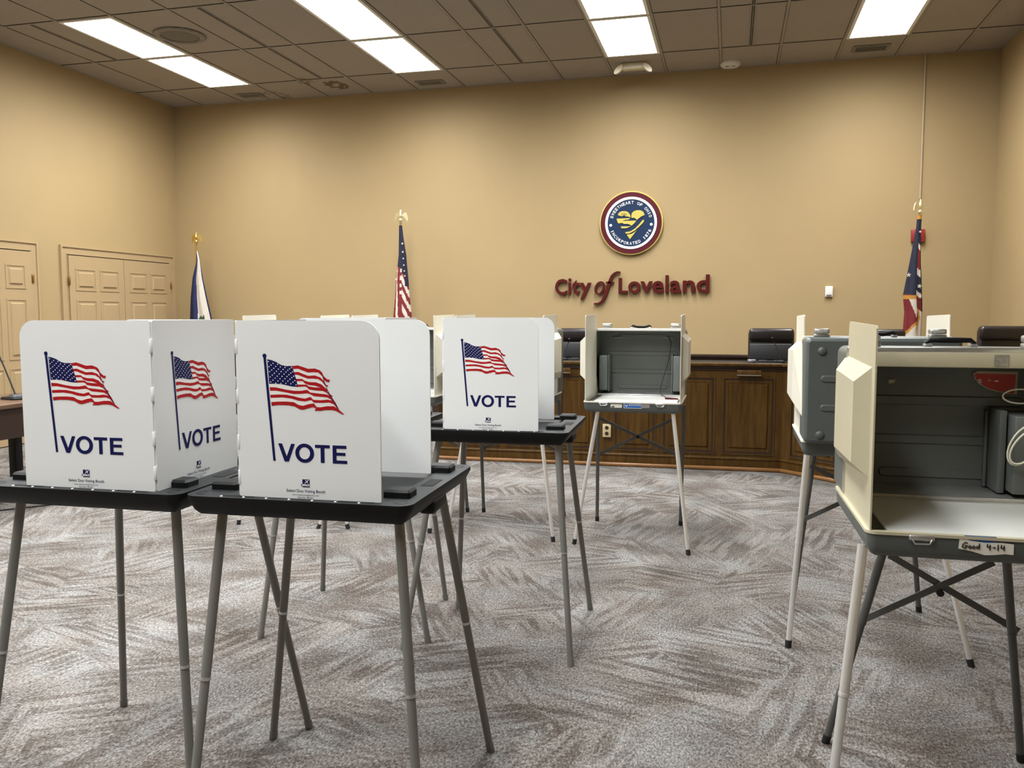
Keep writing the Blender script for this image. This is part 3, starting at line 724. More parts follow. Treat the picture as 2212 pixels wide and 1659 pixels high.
m = MB(); m.path([(.02, 0, .03), (-.03, 0, .12), (-.10, 0, .24), (-.20, -.01, .42)], .0055, 'black', 8); m.build('gooseneck', e)
m = MB(); m.path([(-.20, -.01, .42), (-.24, -.015, .48)], .010, 'black', 10); m.build('microphone_head', e)
e = empty('office_chair', (-5.93, 6.42, 0), R(0)); tag(e, 'black office chair behind the left desk, mostly hidden by the vote screen', 'chair')
m = MB(); m.box(-.22, .22, -.20, -.12, .50, .83, 'leather', .05, seg=4); m.build('backrest', e)
m = MB(); m.box(-.24, .24, -.28, .20, .42, .51, 'leather', .035); m.build('seat', e)
m = MB(); m.path([(0, 0, .44), (0, 0, .08)], .028, 'black', 10)
for k in range(5): m.path([(0, 0, .09), (.28*cos(1.256*k), .28*sin(1.256*k), .03)], [.024, .02], 'black', 8)
m.build('caster_base', e)
m = MB(); m.path([(-5.6, 4.55, .006), (-5.1, 4.62, .006), (-4.80, 4.95, .006), (-4.60, 5.20, .006), (-4.35, 5.25, .006), (-4.25, 5.6, .006)], .006, 'rubber', 8)
tag(m.build('floor_cable'), 'thin black cable lying on the carpet behind the left voting table', 'cable')

# ------------------------------------------------------------------ PRINTED SCREEN ART (millimetres from the panel's lower left)
ART = {
'white':[[88.0,356.8],[112.3,350.6],[124.6,343.7],[157.2,340.3],[172.6,342.4],[201.7,334.0],[220.1,335.0],[233.8,330.6],[239.8,325.3],[243.6,316.3],[250.0,294.0],[254.4,281.8],[269.3,264.9],[275.2,249.5],[284.0,233.3],[270.5,240.5],[233.9,237.1],[223.2,237.5],[217.1,236.5],[200.1,234.0],[184.7,229.9],[163.2,237.5],[144.6,240.5],[116.6,240.6],[97.1,238.0],[91.9,294.2]],
'canton':[[88.0,356.8],[99.9,354.8],[112.3,350.6],[124.6,343.7],[137.0,340.7],[157.2,340.3],[161.6,327.4],[168.9,302.8],[172.7,287.6],[154.7,288.5],[130.0,293.4],[111.3,294.8],[91.9,294.2]],
'R1':[[157.2,340.3],[172.6,342.4],[186.4,338.6],[201.7,334.0],[220.1,335.0],[233.8,330.6],[239.8,325.3],[243.6,316.3],[253.3,308.4],[260.8,307.2],[258.5,300.8],[251.5,302.0],[244.8,306.3],[241.5,314.0],[229.1,325.0],[213.8,325.5],[201.6,324.3],[186.3,329.4],[174.0,333.8],[160.1,332.9]],
'R2':[[161.5,324.7],[173.9,325.8],[186.2,321.2],[201.4,316.1],[219.8,317.4],[235.0,312.8],[244.1,303.4],[250.0,294.0],[255.5,292.8],[253.9,288.6],[245.4,293.9],[239.5,301.9],[228.9,308.5],[213.6,309.5],[199.8,309.1],[186.0,313.7],[173.8,318.1],[163.9,318.7]],
'R3':[[166.8,308.2],[184.4,308.1],[192.0,303.4],[204.3,300.4],[222.6,300.1],[237.8,295.0],[246.9,287.0],[254.4,281.8],[252.8,277.0],[243.7,282.8],[234.7,286.7],[219.4,291.7],[204.1,292.7],[191.9,296.5],[185.8,302.7],[168.0,302.2]],
'R4':[[170.3,293.7],[196.5,293.9],[202.5,289.3],[216.3,287.5],[234.7,286.7],[246.8,281.5],[258.8,272.3],[269.3,264.9],[263.3,264.7],[249.7,274.8],[240.6,278.6],[222.3,279.4],[202.4,281.6],[197.9,287.0],[191.8,289.0],[172.0,287.6]],
'R5':[[93.3,285.9],[111.1,285.3],[136.0,280.5],[160.7,277.6],[179.3,277.6],[197.8,280.9],[206.3,274.0],[222.2,272.5],[246.6,270.5],[258.8,268.2],[267.7,258.8],[275.2,249.5],[269.1,251.2],[263.2,257.3],[252.6,262.5],[234.3,263.8],[216.0,264.9],[205.3,270.1],[197.7,271.8],[179.1,269.9],[160.6,269.3],[135.8,273.5],[111.0,277.0],[93.8,276.4]],
'R6':[[94.2,265.9],[117.0,267.4],[138.8,267.2],[160.5,263.7],[175.9,260.1],[191.3,258.3],[206.7,263.0],[214.3,255.7],[234.2,255.0],[252.5,257.0],[267.7,254.7],[276.6,244.0],[284.0,233.3],[278.0,236.6],[270.6,245.2],[258.5,249.7],[240.2,248.3],[215.7,248.3],[208.4,254.7],[191.2,250.9],[172.7,252.5],[154.2,257.4],[129.4,260.0],[95.0,258.4]],
'R7':[[96.3,247.2],[113.6,248.9],[138.5,249.7],[160.2,248.5],[172.5,241.9],[184.8,239.6],[200.3,244.2],[215.7,246.7],[223.2,237.5],[233.9,237.1],[252.3,240.4],[270.5,240.5],[282.5,233.2],[299.0,220.1],[291.4,221.2],[276.4,228.9],[264.3,231.2],[246.0,230.6],[233.8,228.2],[216.9,228.2],[221.0,234.7],[212.5,237.2],[200.1,234.0],[184.7,229.9],[175.4,230.9],[163.2,237.5],[144.6,240.5],[116.6,240.6],[97.1,238.0]],
'fold':[[239.8,325.3],[241.8,315.7],[247.0,299.4],[252.9,283.1],[264.8,264.2],[276.7,246.8],[284.0,233.3],[281.9,233.4],[274.9,244.8],[262.9,262.8],[251.6,281.9],[245.6,298.0],[240.6,314.3]],
'pole':[[77.2,361.5],[84.4,361.7],[105.2,96.4],[98.3,96.1]],
'V':[[113.2,141.6],[124.2,141.6],[136.7,109.0],[149.7,141.6],[160.1,141.6],[142.1,95.6],[130.2,95.6]],
'T':[[216.2,141.2],[256.9,141.2],[256.9,133.4],[242.0,133.4],[242.0,95.6],[231.4,95.6],[231.4,133.4],[216.2,133.4]],
'E':[[264.5,141.2],[302.5,141.2],[302.5,133.4],[275.0,133.4],[275.0,123.0],[299.6,123.0],[299.6,115.5],[275.0,115.5],[275.0,103.0],[304.0,103.0],[304.0,95.2],[264.5,95.2]]}
def print_art(m, mp, w0):
    k = .001; P = lambda o: [(a*k, b*k) for a, b in o]
    m.face(P(ART['white']), w0, 'print_white', mp); m.face(P(ART['canton']), w0+.0002, 'print_navy', mp)
    for i in range(1, 8): m.face(P(ART['R%d' % i]), w0+.0002, 'print_red', mp)
    m.face(P(ART['fold']), w0+.0003, 'print_navy', mp)
    for q in ('pole', 'V', 'T', 'E'): m.face(P(ART[q]), w0+.0002, 'print_navy', mp)
    m.face([(a*k, b*k) for a, b in circ(80.5, 365.6, 5.6, 18)], w0+.0002, 'print_navy', mp)
    n = 40
    oo = [(.1870+.0262*cos(2*pi*i/n), .1186+.0246*sin(2*pi*i/n)) for i in range(n)]; oi = [(.1870+.0152*cos(2*pi*i/n), .1186+.0158*sin(2*pi*i/n)) for i in range(n)]
    m.add([(a, b, w0+.0002) for a, b in oo+oi], [(i, (i+1) % n, n+(i+1) % n, n+i) for i in range(n)], 'print_navy', False, mp)
    q = [(91.5, 351.0), (155.5, 336.5), (167.3, 292.5), (96.5, 299.0)]
    for r_ in range(9):
        nn = 6 if r_ % 2 == 0 else 5
        for c_ in range(nn):
            u = (c_+(.0 if nn == 6 else .5))/5; v = r_/8
            x = (q[0][0]*(1-u)+q[1][0]*u)*(1-v)+(q[3][0]*(1-u)+q[2][0]*u)*v
            y = (q[0][1]*(1-u)+q[1][1]*u)*(1-v)+(q[3][1]*(1-u)+q[2][1]*u)*v - 1.6*sin(pi*2*u)
            m.face([(a*k, b*k) for a, b in circ(x, y, 1.55, 8)], w0+.0004, 'print_white', mp)
    m.face(P([(179, 31.2), (199.3, 31.2), (199.3, 51), (179, 51)]), w0+.0002, 'print_navy', mp)
    for a, b in (((186.5, 41.5), (197, 49.8)), ((187.5, 49.5), (194.5, 41.5))):
        d = Vector((b[0]-a[0], b[1]-a[1])).normalized()*.9; n_ = (-d.y, d.x)
        m.face(P([(a[0]-n_[0], a[1]-n_[1]), (b[0]-n_[0], b[1]-n_[1]), (b[0]+n_[0], b[1]+n_[1]), (a[0]+n_[0], a[1]+n_[1])]), w0+.0004, 'print_white', mp)
    put_text(m, 'select', .1752, .1990, .0335, .0408, w0+.0005, 'print_white', mp, .03)
    put_text(m, 's', .1748, .1785, .0340, .0390, w0+.0006, 'print_navy', mp, .03)
    put_text(m, 'Select Duo Voting Booth', .1335, .2425, .0150, .0248, w0+.0002, 'print_navy', mp, .006)
    put_text(m, 'www.selectvotingbooths.com', .1490, .2240, .0080, .0122, w0+.0002, 'print_navy', mp, .006)
    put_text(m, 'Part No. VB-201', .1660, .2075, .0018, .0060, w0+.0002, 'print_navy', mp, .004)

def leg_tube(e, L, top, foot, mat, r, tip, joint=.42, capmat='rubber'):
    m = MB(); t, f = Vector(L(top)), Vector(L(foot)); d = f-t; k = (top[2]-joint)/top[2]
    jp = t+d*k; u = d.normalized()
    m.path([t, jp], r, mat, 14); m.path([jp, f-u*.02], r*.93, mat, 14)
    m.path([jp-u*.004, jp+u*.004], r*1.08, mat if mat != 'leg' else 'alu', 14)
    if mat == 'leg': m.path([jp+d*.48*(1-k)*2-u*.0, jp+d*.48*(1-k)*2+u*.001], r, mat, 14) if False else None
    o = m.build('leg', e)
    m = MB(); m.path([f-u*.032, f+Vector((0, 0, .0))], r*1.06, capmat, 14)
    z0 = min(v[2] for v in m.v)
    m.v = [(v[0], v[1], max(v[2], .0005)) for v in m.v]
    m.build('foot_cap', o)
    return o

DUOGROUP = 'black voting tables with white folding privacy screens'
def duo(x, y, rz, side, hoff, feet, tops, lab, plen=.395, slen=.385):
    """origin = middle of the front rim on the floor; side=+1 opens to the right"""
    loc = (x, y, 0); e = empty('voting_table', loc, rz); tag(e, lab, 'voting booth', DUOGROUP); L = localiser(loc, rz)
    HW, D, ZT = .305, .58, .92
    m = MB(); oo = rrect(-HW, HW, 0, D, .035); oi = offset(oo, -.016); ob = offset(oo, -.030)
    n = len(oo)
    # outer apron, tapered
    rings = [(oo, ZT), (offset(oo, .001), ZT-.010), (oi, ZT-.040), (ob, ZT-.052)]
    vs = [(p[0], p[1], z) for o, z in rings for p in o]
    m.add(vs, [(k*n+i, k*n+(i+1) % n, (k+1)*n+(i+1) % n, (k+1)*n+i) for k in range(3) for i in range(n)], 'black', True)
    m.face(ob[::-1], ZT-.052, 'black')
    inner = rrect(-HW+.075, HW-.075, .085, D-.085, .012)
    m.add([(p[0], p[1], ZT) for p in oo+inner], [(i, (i+1) % n, n+(i+1) % n, n+i) for i in range(n)], 'black_top')
    m.add([(p[0], p[1], z) for z, o in ((ZT, inner), (ZT-.010, inner)) for p in o], [(i, (i+1) % n, n+(i+1) % n, n+i) for i in range(n)], 'black')
    m.face(inner, ZT-.010, 'black_top')
    # hand grips bulging below the short and long sides
    m.box(-HW+.012, -HW+.06, D/2-.06, D/2+.06, ZT-.075, ZT-.035, 'black', .012); m.box(HW-.06, HW-.012, D/2-.06, D/2+.06, ZT-.075, ZT-.035, 'black', .012)
    # slots in the rim: not cut, black boxes paint in the shade of holes
    for sx in (-1, 1):
        m.box(sx*(HW-.038)-.017, sx*(HW-.038)+.017, D/2-.045, D/2+.045, ZT-.004, ZT+.0012, 'black_deep')
        for sy in (.018, D-.030): m.box(sx*.16-.045, sx*.16+.045, sy, sy+.012, ZT-.004, ZT+.0012, 'black_deep')
        for sy in (.04, D-.04): m.lathe([(.014, ZT+.0005), (.016, ZT+.002), (.018, ZT+.0005)], 'black', (sx*(HW-.035), sy, 0), 14)
    o_ = m.build('tabletop', e)
    m = MB()
    for q in range(7): m.lathe([(.0035, 0), (.0030, .0018), (.0005, .0022)], 'worktop', (-.20+.062*q, .011, ZT+.0003), 8)
    m.build('rivets', o_)
    for sx in (-1, 1):
        for sy in (.115, D-.115):
            m = MB(); m.prism(rrect(sx*(HW-.065)-.036, sx*(HW-.065)+.036, sy-.030, sy+.030, .008), ZT-.002, ZT+.020, 'black', ident, .006); m.build('corner_block', e)
    # privacy screen panels
    zb, PH, TH = ZT+.001, .443, .004
    hx = -HW+hoff if side > 0 else HW-hoff
    ya = .028
    def panel(name, length, mp, rl, rr_, art, w_art):
        m = MB(); o = rrect(0, length, 0, PH, [.004, rr_, rl, .004], 7)
        m.prism(o, 0, TH, 'panel', mp)
        if art: print_art(m, lambda u, v, w_: mp(u*length/.395, v*PH/.455, w_), w_art)
        # living-hinge knuckles
        hu = 0 if rl < rr_ else length
        for q in (.36, .235, .12, .03):
            if rl != rr_: m.box(hu-.0035, hu+.0035, q, q+.036, -.0006, TH+.0006, 'panel', .0005, mp)
        m.build(name, e)
    # front panel (printed side towards -y)
    u0 = hx if side > 0 else hx-plen
    ao = (plen-.395)
    mpf = lambda u, v, w_: (u0+u, ya-w_, zb+v)
    panel('privacy_panel', plen, mpf, .004 if side > 0 else .045, .045 if side > 0 else .004, True, TH+.0004)
    # side panel, printed outwards
    if side > 0: mps = lambda u, v, w_: (hx-w_, ya+slen-u, zb+v)
    else: mps = lambda u, v, w_: (hx+w_, ya+u, zb+v)
    panel('privacy_panel', slen, mps, .004, .004, True, TH+.0004)
    # back panel, printed on its far side
    yb = ya+slen
    mpb = lambda u, v, w_: (u0+plen-u, yb+w_, zb+v)
    panel('privacy_panel', plen, mpb, .045 if side > 0 else .004, .004 if side > 0 else .045, True, TH+.0004)
    for (fx, fy), (tx, ty) in zip(feet, tops):
        q = empty_dummy = (tx, ty)
        c, s_ = cos(rz), sin(rz); tw = (x+tx*c-ty*s_, y+tx*s_+ty*c, ZT-.05)
        leg_tube(e, L, tw, (fx, fy, 0), 'leg', .0128, .02, .44, 'leg')
    return e
TT = [(-.235, .075), (.255, .065), (-.235, .47), (.235, .47)]
duo(-1.661, 1.838, R(1.5), -1, .079, [(-2.016, 1.84), (-1.393, 1.92), (-2.05, 2.457), (-1.339, 2.476)], TT,
    'black voting table at the left edge, its white VOTE screen showing two printed flags')
duo(-1.040, 1.860, R(1.9), 1, .150, [(-1.322, 1.79), (-.707, 1.86), (-1.419, 2.382), (-.71, 2.481)], TT,
    'nearest black voting table in the centre, white VOTE screen open to its right', .380)
duo(-.905, 3.180, R(2.4), 1, .105, [(-1.286, 3.179), (-.583, 3.187), (-1.218, 3.711), (-.611, 3.84)], TT,
    'black voting table with a VOTE screen next to the open grey booth', .385)
duo(-1.58, 3.15, R(1.5), -1, .075, [(-1.92, 3.142), (-1.208, 3.271), (-1.954, 3.78), (-1.311, 3.801)], TT,
    'black voting table hidden behind the centre one, only its screen top and legs showing')

# ------------------------------------------------------------------ SUITCASE VOTING BOOTHS
SG = 'grey suitcase voting booths on tube legs'
def capsule(x0, x1, z, h, n=6):
    r_ = h/2; return [(x1-r_+r_*cos(R(-90+180*k/n)), z+r_*sin(R(-90+180*k/n))) for k in range(n+1)]+[(x0+r_+r_*cos(R(90+180*k/n)), z+r_*sin(R(90+180*k/n))) for k in range(n+1)]
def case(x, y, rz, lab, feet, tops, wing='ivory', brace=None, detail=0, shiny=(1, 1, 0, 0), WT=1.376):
    """origin: middle of the tray's front edge, opening towards -y local"""
    loc = (x, y, 0); e = empty('suitcase_booth', loc, rz); tag(e, lab, 'voting booth', SG); L = localiser(loc, rz)
    HW, D = .284, .55
    Z0, Z1 = .802, .866
    # tray
    m = MB(); oo = rrect(-HW, HW, 0, D, .022); ob = offset(oo, -.012); n = len(oo)
    rings = [(offset(ob, -.012), Z0), (ob, Z0+.006), (offset(oo, -.003), Z0+.022), (oo, Z1-.006)]
    m.add([(p[0], p[1], z) for o, z in rings for p in o], [(k*n+i, k*n+(i+1) % n, (k+1)*n+(i+1) % n, (k+1)*n+i) for k in range(3) for i in range(n)], 'shell', True)
    m.face(rings[0][0][::-1], Z0, 'shell'); tray = m.build('tray', e)
    m = MB(); m.ring(offset(oo, .003), offset(oo, -.014), Z1-.007, Z1, wing); m.build('tray_rim', tray)
    for sx in (-.165, .165):
        m = MB(); m.box(sx-.028, sx+.028, -.008, .002, Z1-.016, Z1-.003, 'alu', .003)
        m.path([(sx-.022, -.006, Z1-.012), (sx-.016, -.012, Z1-.022), (sx+.016, -.012, Z1-.022), (sx+.022, -.006, Z1-.012)], .0022, 'alu', 6); m.build('latch_catch', tray)
    m = MB(); m.prism(offset(oo, -.016), Z1-.016, Z1-.008, 'shell_in'); m.box(-HW+.05, HW-.03, .02, .40, Z1-.010, Z1-.003, 'worktop', .002)
    m.box(-HW+.05, HW-.03, .402, .425, Z1-.009, Z1-.001, 'alu', .002); m.build('work_surface', e)
    # lid
    LY0, LY1, LZ0, LZ1 = .415, .600, .862, 1.285
    m = MB(); oo = rrect(-HW, HW, LZ0, LZ1, .022); n = len(oo); lm = lambda u, v, w_: (u, w_, v)
    rings = [(oo, LY0), (oo, LY1-.015), (offset(oo, -.004), LY1-.005), (offset(oo, -.014), LY1)]
    m.add([(p[0], p[1], z) for o, z in rings for p in o], [(k*n+i, k*n+(i+1) % n, (k+1)*n+(i+1) % n, (k+1)*n+i) for k in range(3) for i in range(n)], 'shell', True, lm)
    m.face(rings[-1][0], LY1, 'shell', lm)
    oi = offset(oo, -.006)
    m.add([(p[0], p[1], z) for z in (LY0, LY1-.012) for p in oi], [(i, (i+1) % n, n+(i+1) % n, n+i) for i in range(n)], 'shell_in', False, lm)
    m.face(oi, LY1-.012, 'shell_in', lm); m.ring(oo, oi, LY0-.001, LY0+.002, 'alu', lm)
    bp = lambda u, v, w_: (u, LY1+w_, v); fp = lambda u, v, w_: (u, LY1-.012-w_, v)
    for (a, z) in ((.16, 1.232), (.225, 1.122), (.225, 1.006), (.16, .906)):
        m.prism(capsule(-a, a, z, .030), -.002, .005, 'shell', bp, .005, True); m.prism(capsule(-a, a, z+.002, .030), -.001, .004, 'shell_in', fp, .004, True)
    lid = m.build('lid', e, fix=False)
    for sx in (-.222, .222):
        for z in (1.232, .898):
            m = MB(); m.lathe([(.017, 0), (.016, .005), (.010, .009), (.0005, .010)], 'shell', n=16); m.v = [(sx+a, LY1+c, z+b) for a, b, c in m.v]; m.build('rivet_dome', lid)
    # front lip of the lid
    m = MB(); m.box(-HW+.010, HW-.010, LY0-.004, LY0+.006, 1.232, 1.275, wing, .003); m.box(-HW+.004, HW-.004, LY0-.004, LY0+.030, 1.272, 1.287, 'alu', .003)
    if detail != 1: m = MB().box(-HW+.004, HW-.004, LY0-.004, LY0+.030, 1.272, 1.288, 'worktop', .003)
    m.build('lid_lip', lid)
    # bottom sill of the lid
    MB().box(-HW+.006, HW-.006, LY0, LY1-.01, LZ0+.002, LZ0+.012, 'alu', .002).build('sill', lid)
    # inner arms
    if detail != 1:
        for sx in (-1, 1):
            m = MB(); m.box(sx*.232-.026, sx*.232+.026, LY0+.02, LY1-.02, .895, 1.115, 'shell', .004); m.box(sx*.200-.006, sx*.200+.002, LY0+.05, LY1-.015, .885, 1.12, 'shell_in', .001); m.build('inner_bracket', lid)
    else:
        m = MB(); m.box(.155, .245, LY0+.01, LY1-.03, .885, 1.10, 'shell_in', .004); m.build('inner_bracket', lid)
        m = MB(); m.box(.132, .150, LY0+.06, LY1-.02, .878, 1.11, 'shell_in', .002); m.box(.122, .130, LY1-.03, LY1-.012, .878, 1.10, 'shell_in', .001); m.build('inner_bracket', lid)
    # clamps and handle on the top
    for sx in (-.215, .215):
        m = MB(); m.box(sx-.030, sx+.030, LY0+.05, LY0+.10, LZ1, LZ1+.012, 'alu', .003); m.box(sx-.029, sx+.029, LY0+.045, LY0+.105, LZ1+.014, LZ1+.034, 'alu', .006)
        m.box(sx-.020, sx+.020, LY0+.041, LY0+.046, LZ1+.018, LZ1+.030, 'chrome', .001); m.box(sx-.020, sx+.020, LY0+.104, LY0+.109, LZ1+.018, LZ1+.030, 'chrome', .001); m.build('clamp', lid)
    m = MB()
    for sx in (-1, 1): m.box(sx*.058-.010, sx*.058+.010, LY0+.06, LY0+.09, LZ1, LZ1+.010, 'alu', .002)
    m.path([(-.065, LY0+.075, LZ1+.010), (-.052, LY0+.075, LZ1+.020), (-.02, LY0+.075, LZ1+.012+.008*(detail == 1)), (.02, LY0+.075, LZ1+.012+.008*(detail == 1)), (.052, LY0+.075, LZ1+.020), (.065, LY0+.075, LZ1+.010)], [.005, .007, .008, .008, .007, .005], 'black', 10)
    m.build('carry_handle', lid)
    # wings
    for sx in (-1, 1):
        X = sx*(HW-.010)
        wm = lambda u, v, w_, sx=sx, X=X: (X+sx*w_, u, v)      # u = depth, v = z, w outwards
        m = MB()
        o = [(.006, .860), (.50, .858), (.50, .93), (.43, .985), (.425, 1.30), (.418, WT-.008), (.408, WT), (.015, WT-.006), (.005, WT-.013)]
        m.prism(o, 0, .004, wing, wm)
        # boxed bulge
        bi = [(.04, .985), (.42, .955), (.45, 1.005), (.44, 1.262), (.04, 1.250)]
        b0 = [(.045, .985), (.53, .952), (.445, 1.262), (.045, 1.252)]
        b1 = [(.062, 1.018), (.368, 1.012), (.368, 1.226), (.062, 1.216)]
        vs = [(a, b, .004) for a, b in b0]+[(a, b, .042) for a, b in b1]
        m.add(vs, [(0, 1, 5, 4), (1, 2, 6, 5), (2, 3, 7, 6), (3, 0, 4, 7), (4, 5, 6, 7)], wing, False, wm)
        m.build('side_wing', e)
    # legs
    c, s_ = cos(rz), sin(rz)
    for i, ((fx, fy), (tx, ty)) in enumerate(zip(feet, tops)):
        tw = (x+tx*c-ty*s_, y+tx*s_+ty*c, Z0+.004)
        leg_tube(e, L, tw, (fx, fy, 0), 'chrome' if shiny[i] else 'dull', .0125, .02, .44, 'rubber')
    if brace:
        (a0, a1), (b0, b1) = brace            # world points
        for p, q in ((a0, b1), (a1, b0)):
            p2, q2 = Vector(L(p)), Vector(L(q)); d = (q2-p2).normalized(); n_ = Vector((0, 1, 0)); up_ = d.cross(n_).normalized()*.010
            m = MB(); t_ = n_*.003*(1 if p is a0 else -1.0)
            vs = [p2+up_, p2-up_, q2-up_, q2+up_]; vs = [v+t_-n_*.002 for v in vs]+[v+t_+n_*.002 for v in vs]
            m.add(vs, [(0, 1, 2, 3), (7, 6, 5, 4), (0, 4, 5, 1), (1, 5, 6, 2), (2, 6, 7, 3), (3, 7, 4, 0)], 'dull'); m.build('cross_brace', e)
        mid = (Vector(L(a0))+Vector(L(a1))+Vector(L(b0))+Vector(L(b1)))/4
        m = MB(); m.path([mid+Vector((0, -.012, 0)), mid+Vector((0, .012, 0))], .011, 'rubber', 10); m.build('brace_bolt', e)
    return e
TA = [(-.205, .05), (.235, .05), (-.272, .50), (.272, .50)]
def std(x, y, lab, FL, FR, BL, BR, **k):
    br = (((x-.28, y+.57, .70), (x+.215, y+.57, .71)), ((x-.28, y+.60, .45), (x+.25, y+.60, .457)))
    return case(x, y, 0, lab, [FL, FR, BL, BR], TA, brace=br, **k)
A_ = std(-.549, 4.93, 'open grey suitcase booth in front of the dais, inside facing the camera', (-.886, 4.936), (-.209, 4.865), (-.839, 5.539), (-.292, 5.549))
std(-1.360, 4.96, 'grey suitcase booth behind the middle VOTE table, its right wing peeking out', (-1.717, 5.005), (-1.018, 4.956), (-1.645, 5.595), (-1.079, 5.612))
std(-2.778, 4.88, 'grey suitcase booth farthest left, only wing tips and feet showing', (-3.111, 4.859), (-2.364, 4.937), (-3.06, 5.48), (-2.50, 5.50))
std(-2.065, 4.99, 'grey suitcase booth second from left, mostly hidden by white screens', (-2.552, 4.889), (-1.814, 4.957), (-2.33, 5.53), (-1.755, 5.567))
# booth with its back to the camera
E_ = case(.574, 4.145, pi, 'grey suitcase booth turned away, its riveted back towards the camera', [(.257, 3.593), (.94, 3.566), (.30, 4.05), (.872, 4.179)],
          [(.262, .53), (-.165, .53), (.19, .12), (-.19, .12)], wing='ivory', shiny=(1, 1, 0, 0),
          brace=(((.36, 3.98, .70), (.82, 4.05, .70)), ((.33, 4.0, .44), (.86, 4.1, .45))))
# nearest booth at the right edge
F_ = case(.608, 2.130, R(1.0), 'nearest grey suitcase booth at the right edge with cream wing and handwritten note', [(.240, 2.10), (.975, 2.12), (.323, 2.80), (.896, 2.826)],
          [(-.276, .10), (.265, .05), (-.125, .50), (.16, .50)], wing='cream', detail=1, WT=1.358, shiny=(1, 1, 0, 0),
          brace=(((.486, 2.76, .64), (.775, 2.76, .64)), ((.415, 2.77, .425), (.855, 2.77, .43))))
# details on booth A
lf = lambda u, v, w_: (u, -w_-.0005, v)
m = MB(); m.face(rrect(.0-.123, -.057, .832, .852, .003, 2), .0008, 'paper', lf)
put_text(m, 'Official Property', -.117, -.063, .842, .848, .0012, 'ink', lf); m.box(-.119, -.100, .834, .840, .0008, .0012, 'ink', 0, lf); m.build('white_label', A_, label='small white property label')
m = MB(); m.face(rrect(-.046, .058, .830, .860, .002, 2), .0008, 'blue_label', lf); m.ring(rrect(-.046, .058, .830, .860, .002, 2), rrect(-.044, .056, .832, .858, .002, 2), .0008, .0012, 'paper', lf)
put_text(m, 'DATAVOTE', -.016, .052, .845, .856, .0012, 'paper', lf, .01)
for s_ in (-1, 1): m.face([(-.031, .836), (-.031+s_*.009, .848), (-.031+s_*.005, .852), (-.031+s_*.0005, .842)], .0012, 'paper', lf)
m.build('blue_label', A_, label='blue maker label with white writing')
m = MB(); m.face(rrect(.061, .104, .834, .856, .002, 2), .0008, 'alu', lf); m.build('metal_plate', A_)
m = MB(); m.path([(.165, .575, 1.235), (.185, .55, 1.20), (.175, .54, 1.10), (.150, .50, 1.0), (.130, .45, .92), (.135, .35, .885), (.17, .30, .872), (.19, .22, .868)], .0022, 'rubber', 6); m.build('stylus_cord', A_)
m = MB(); m.path([(.175, .25, .870), (.255, .20, .872)], [.006, .005], 'maroon', 8); m.path([(.255, .20, .872), (.272, .19, .872)], .003, 'chrome', 6); m.build('stylus', A_, label='red punching stylus')
for sx in (-.16, .17):
    m = MB(); m.box(sx-.032, sx+.032, .580, .588, 1.222, 1.232, 'vent', .003); m.build('inner_clip', A_)
# details on booth F (local frame)
m = MB()
note = [(-.086, .836), (-.060, .832), (-.030, .824), (-.010, .8255), (.012, .829), (.030, .828), (.030, .853), (.005, .855), (-.030, .853), (-.060, .856), (-.084, .864)]
m.face(note, .0016, 'paper', lf)
def pen(pts, w_=.0013):
    P = [Vector((a, 0, b)) for a, b in pts]; m.path([(p.x, -.0030, p.z) for p in P], w_, 'ink', 5)
def S2(pts, ox, sc): return [(ox+a*sc, .838+b*sc) for a, b in pts]
k = .010
pen(S2([(1.1,1.25),(.6,1.4),(.1,.9),(0,.3),(.4,0),(.9,.25),(1.1,.6),(.5,.6)], -.078, k)); pen(S2([(.3,0),(0,.35),(.35,.75),(.7,.35),(.3,0)], -.065, k))
pen(S2([(.3,0),(0,.35),(.35,.75),(.7,.35),(.3,0)], -.057, k)); pen(S2([(.6,1.3),(.6,0),(.1,.1),(0,.5),(.5,.7)], -.048, k))
pen(S2([(0,1.3),(-.1,.6),(.7,.6)], -.025, k)); pen(S2([(.55,1.1),(.5,-.1)], -.025, k)); pen(S2([(0,.5),(.6,.5)], -.014, k)); pen(S2([(0,1.2),(0,-.1)], -.003, k))
pen(S2([(0,1.2),(-.1,.5),(.7,.5)], .004, k)); pen(S2([(.55,1.1),(.55,-.1)], .004, k)); m.build('paper_note', F_, label='white paper note handwritten Good 4-14')
m = MB(); m.face(rrect(-.074, -.006, .846, .868, .001, 1), .0008, 'blue_label', lf); put_text(m, 'DATAVOTE', -.070, -.022, .859, .865, .0012, 'paper', lf, .01)
m.face(rrect(-.018, -.008, .857, .866, .001, 1), .0012, 'red_label', lf); m.build('blue_label', F_, label='blue maker label with white writing')
lp = lambda u, v, w_: (u, .411-w_, v)
m = MB(); m.face(rrect(.092, .128, 1.2365, 1.268, .001, 1), .0008, 'alu', lp)
for q in range(5): m.box(.110-(.008 if q == 0 else 0), .124, 1.2625-q*.0042, 1.2637-q*.0042, .0008, .0012, 'vent', 0, lp)
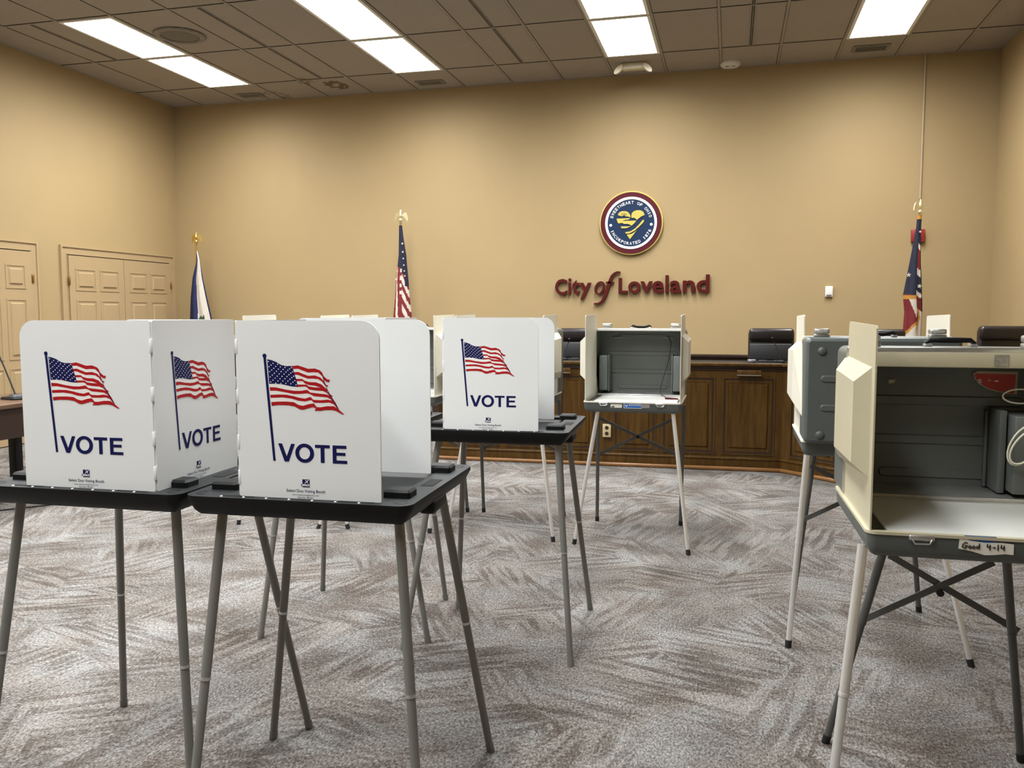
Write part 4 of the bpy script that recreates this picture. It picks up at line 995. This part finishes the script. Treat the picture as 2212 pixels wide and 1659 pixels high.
m.ring(rrect(.092, .128, 1.2365, 1.268, .001, 1), rrect(.0935, .1265, 1.238, 1.2665, .001, 1), .0008, .0014, 'vent', lp)
m.path([lp(.096, 1.252, .0015), lp(.101, 1.252, .0015), lp(.108, 1.246, .0015), lp(.104, 1.240, .0015), lp(.097, 1.240, .0015)], .0005, 'vent', 5); m.build('metal_plate', F_, label='small engraved metal plate')
bk = lambda u, v, w_: (u, .584-w_, v)
m = MB(); m.face([(.088, 1.206), (.092, 1.190), (.105, 1.175), (.125, 1.163), (.150, 1.154), (.195, 1.147), (.205, 1.147), (.205, 1.213), (.100, 1.213)], .0012, 'beige_paper', bk)
m.face([(.091, 1.203), (.096, 1.190), (.110, 1.176), (.130, 1.164), (.155, 1.156), (.198, 1.149), (.200, 1.205), (.098, 1.206)], .0018, 'red_label', bk)
put_text(m, 'S', .101, .112, 1.178, 1.190, .0022, 'paper', bk, .03); m.face(circ(.131, 1.187, .0035, 8, .002), .0022, 'paper', bk); m.face(circ(.150, 1.185, .006, 10, .002), .0022, 'paper', bk)
m.build('red_sticker', F_, label='torn red sticker inside the lid')
m = MB(); m.face([(-.215, 1.212), (-.170, 1.212), (-.180, 1.196), (-.215, 1.186)], .0012, 'beige_paper', bk); m.face([(-.140, 1.184), (-.120, 1.184), (-.126, 1.174), (-.139, 1.173)], .0012, 'beige_paper', bk); m.build('sticker_scrap', F_)
m = MB()
def loop(cx, cz, rx, rz_, a0, a1, n=18, y_=.45, tilt=0): return [(cx+rx*cos(R(a0+(a1-a0)*k/n))+tilt*sin(R(a0+(a1-a0)*k/n)), y_, cz+rz_*sin(R(a0+(a1-a0)*k/n))) for k in range(n+1)]
m.path(loop(.185, 1.150, .045, .020, 60, 300, y_=.49), .0024, 'cord_white', 7); m.build('looped_cord', F_, label='looped white cord'); m = MB(); m.path(loop(.172, 1.025, .034, .055, 40, 330, y_=.408, tilt=.018), .0026, 'cord_white', 7)
m.path(loop(.178, 1.022, .034, .048, 60, 330, y_=.402, tilt=.022), .0026, 'cord_white', 7); m.build('looped_cord', F_, label='looped white cord')
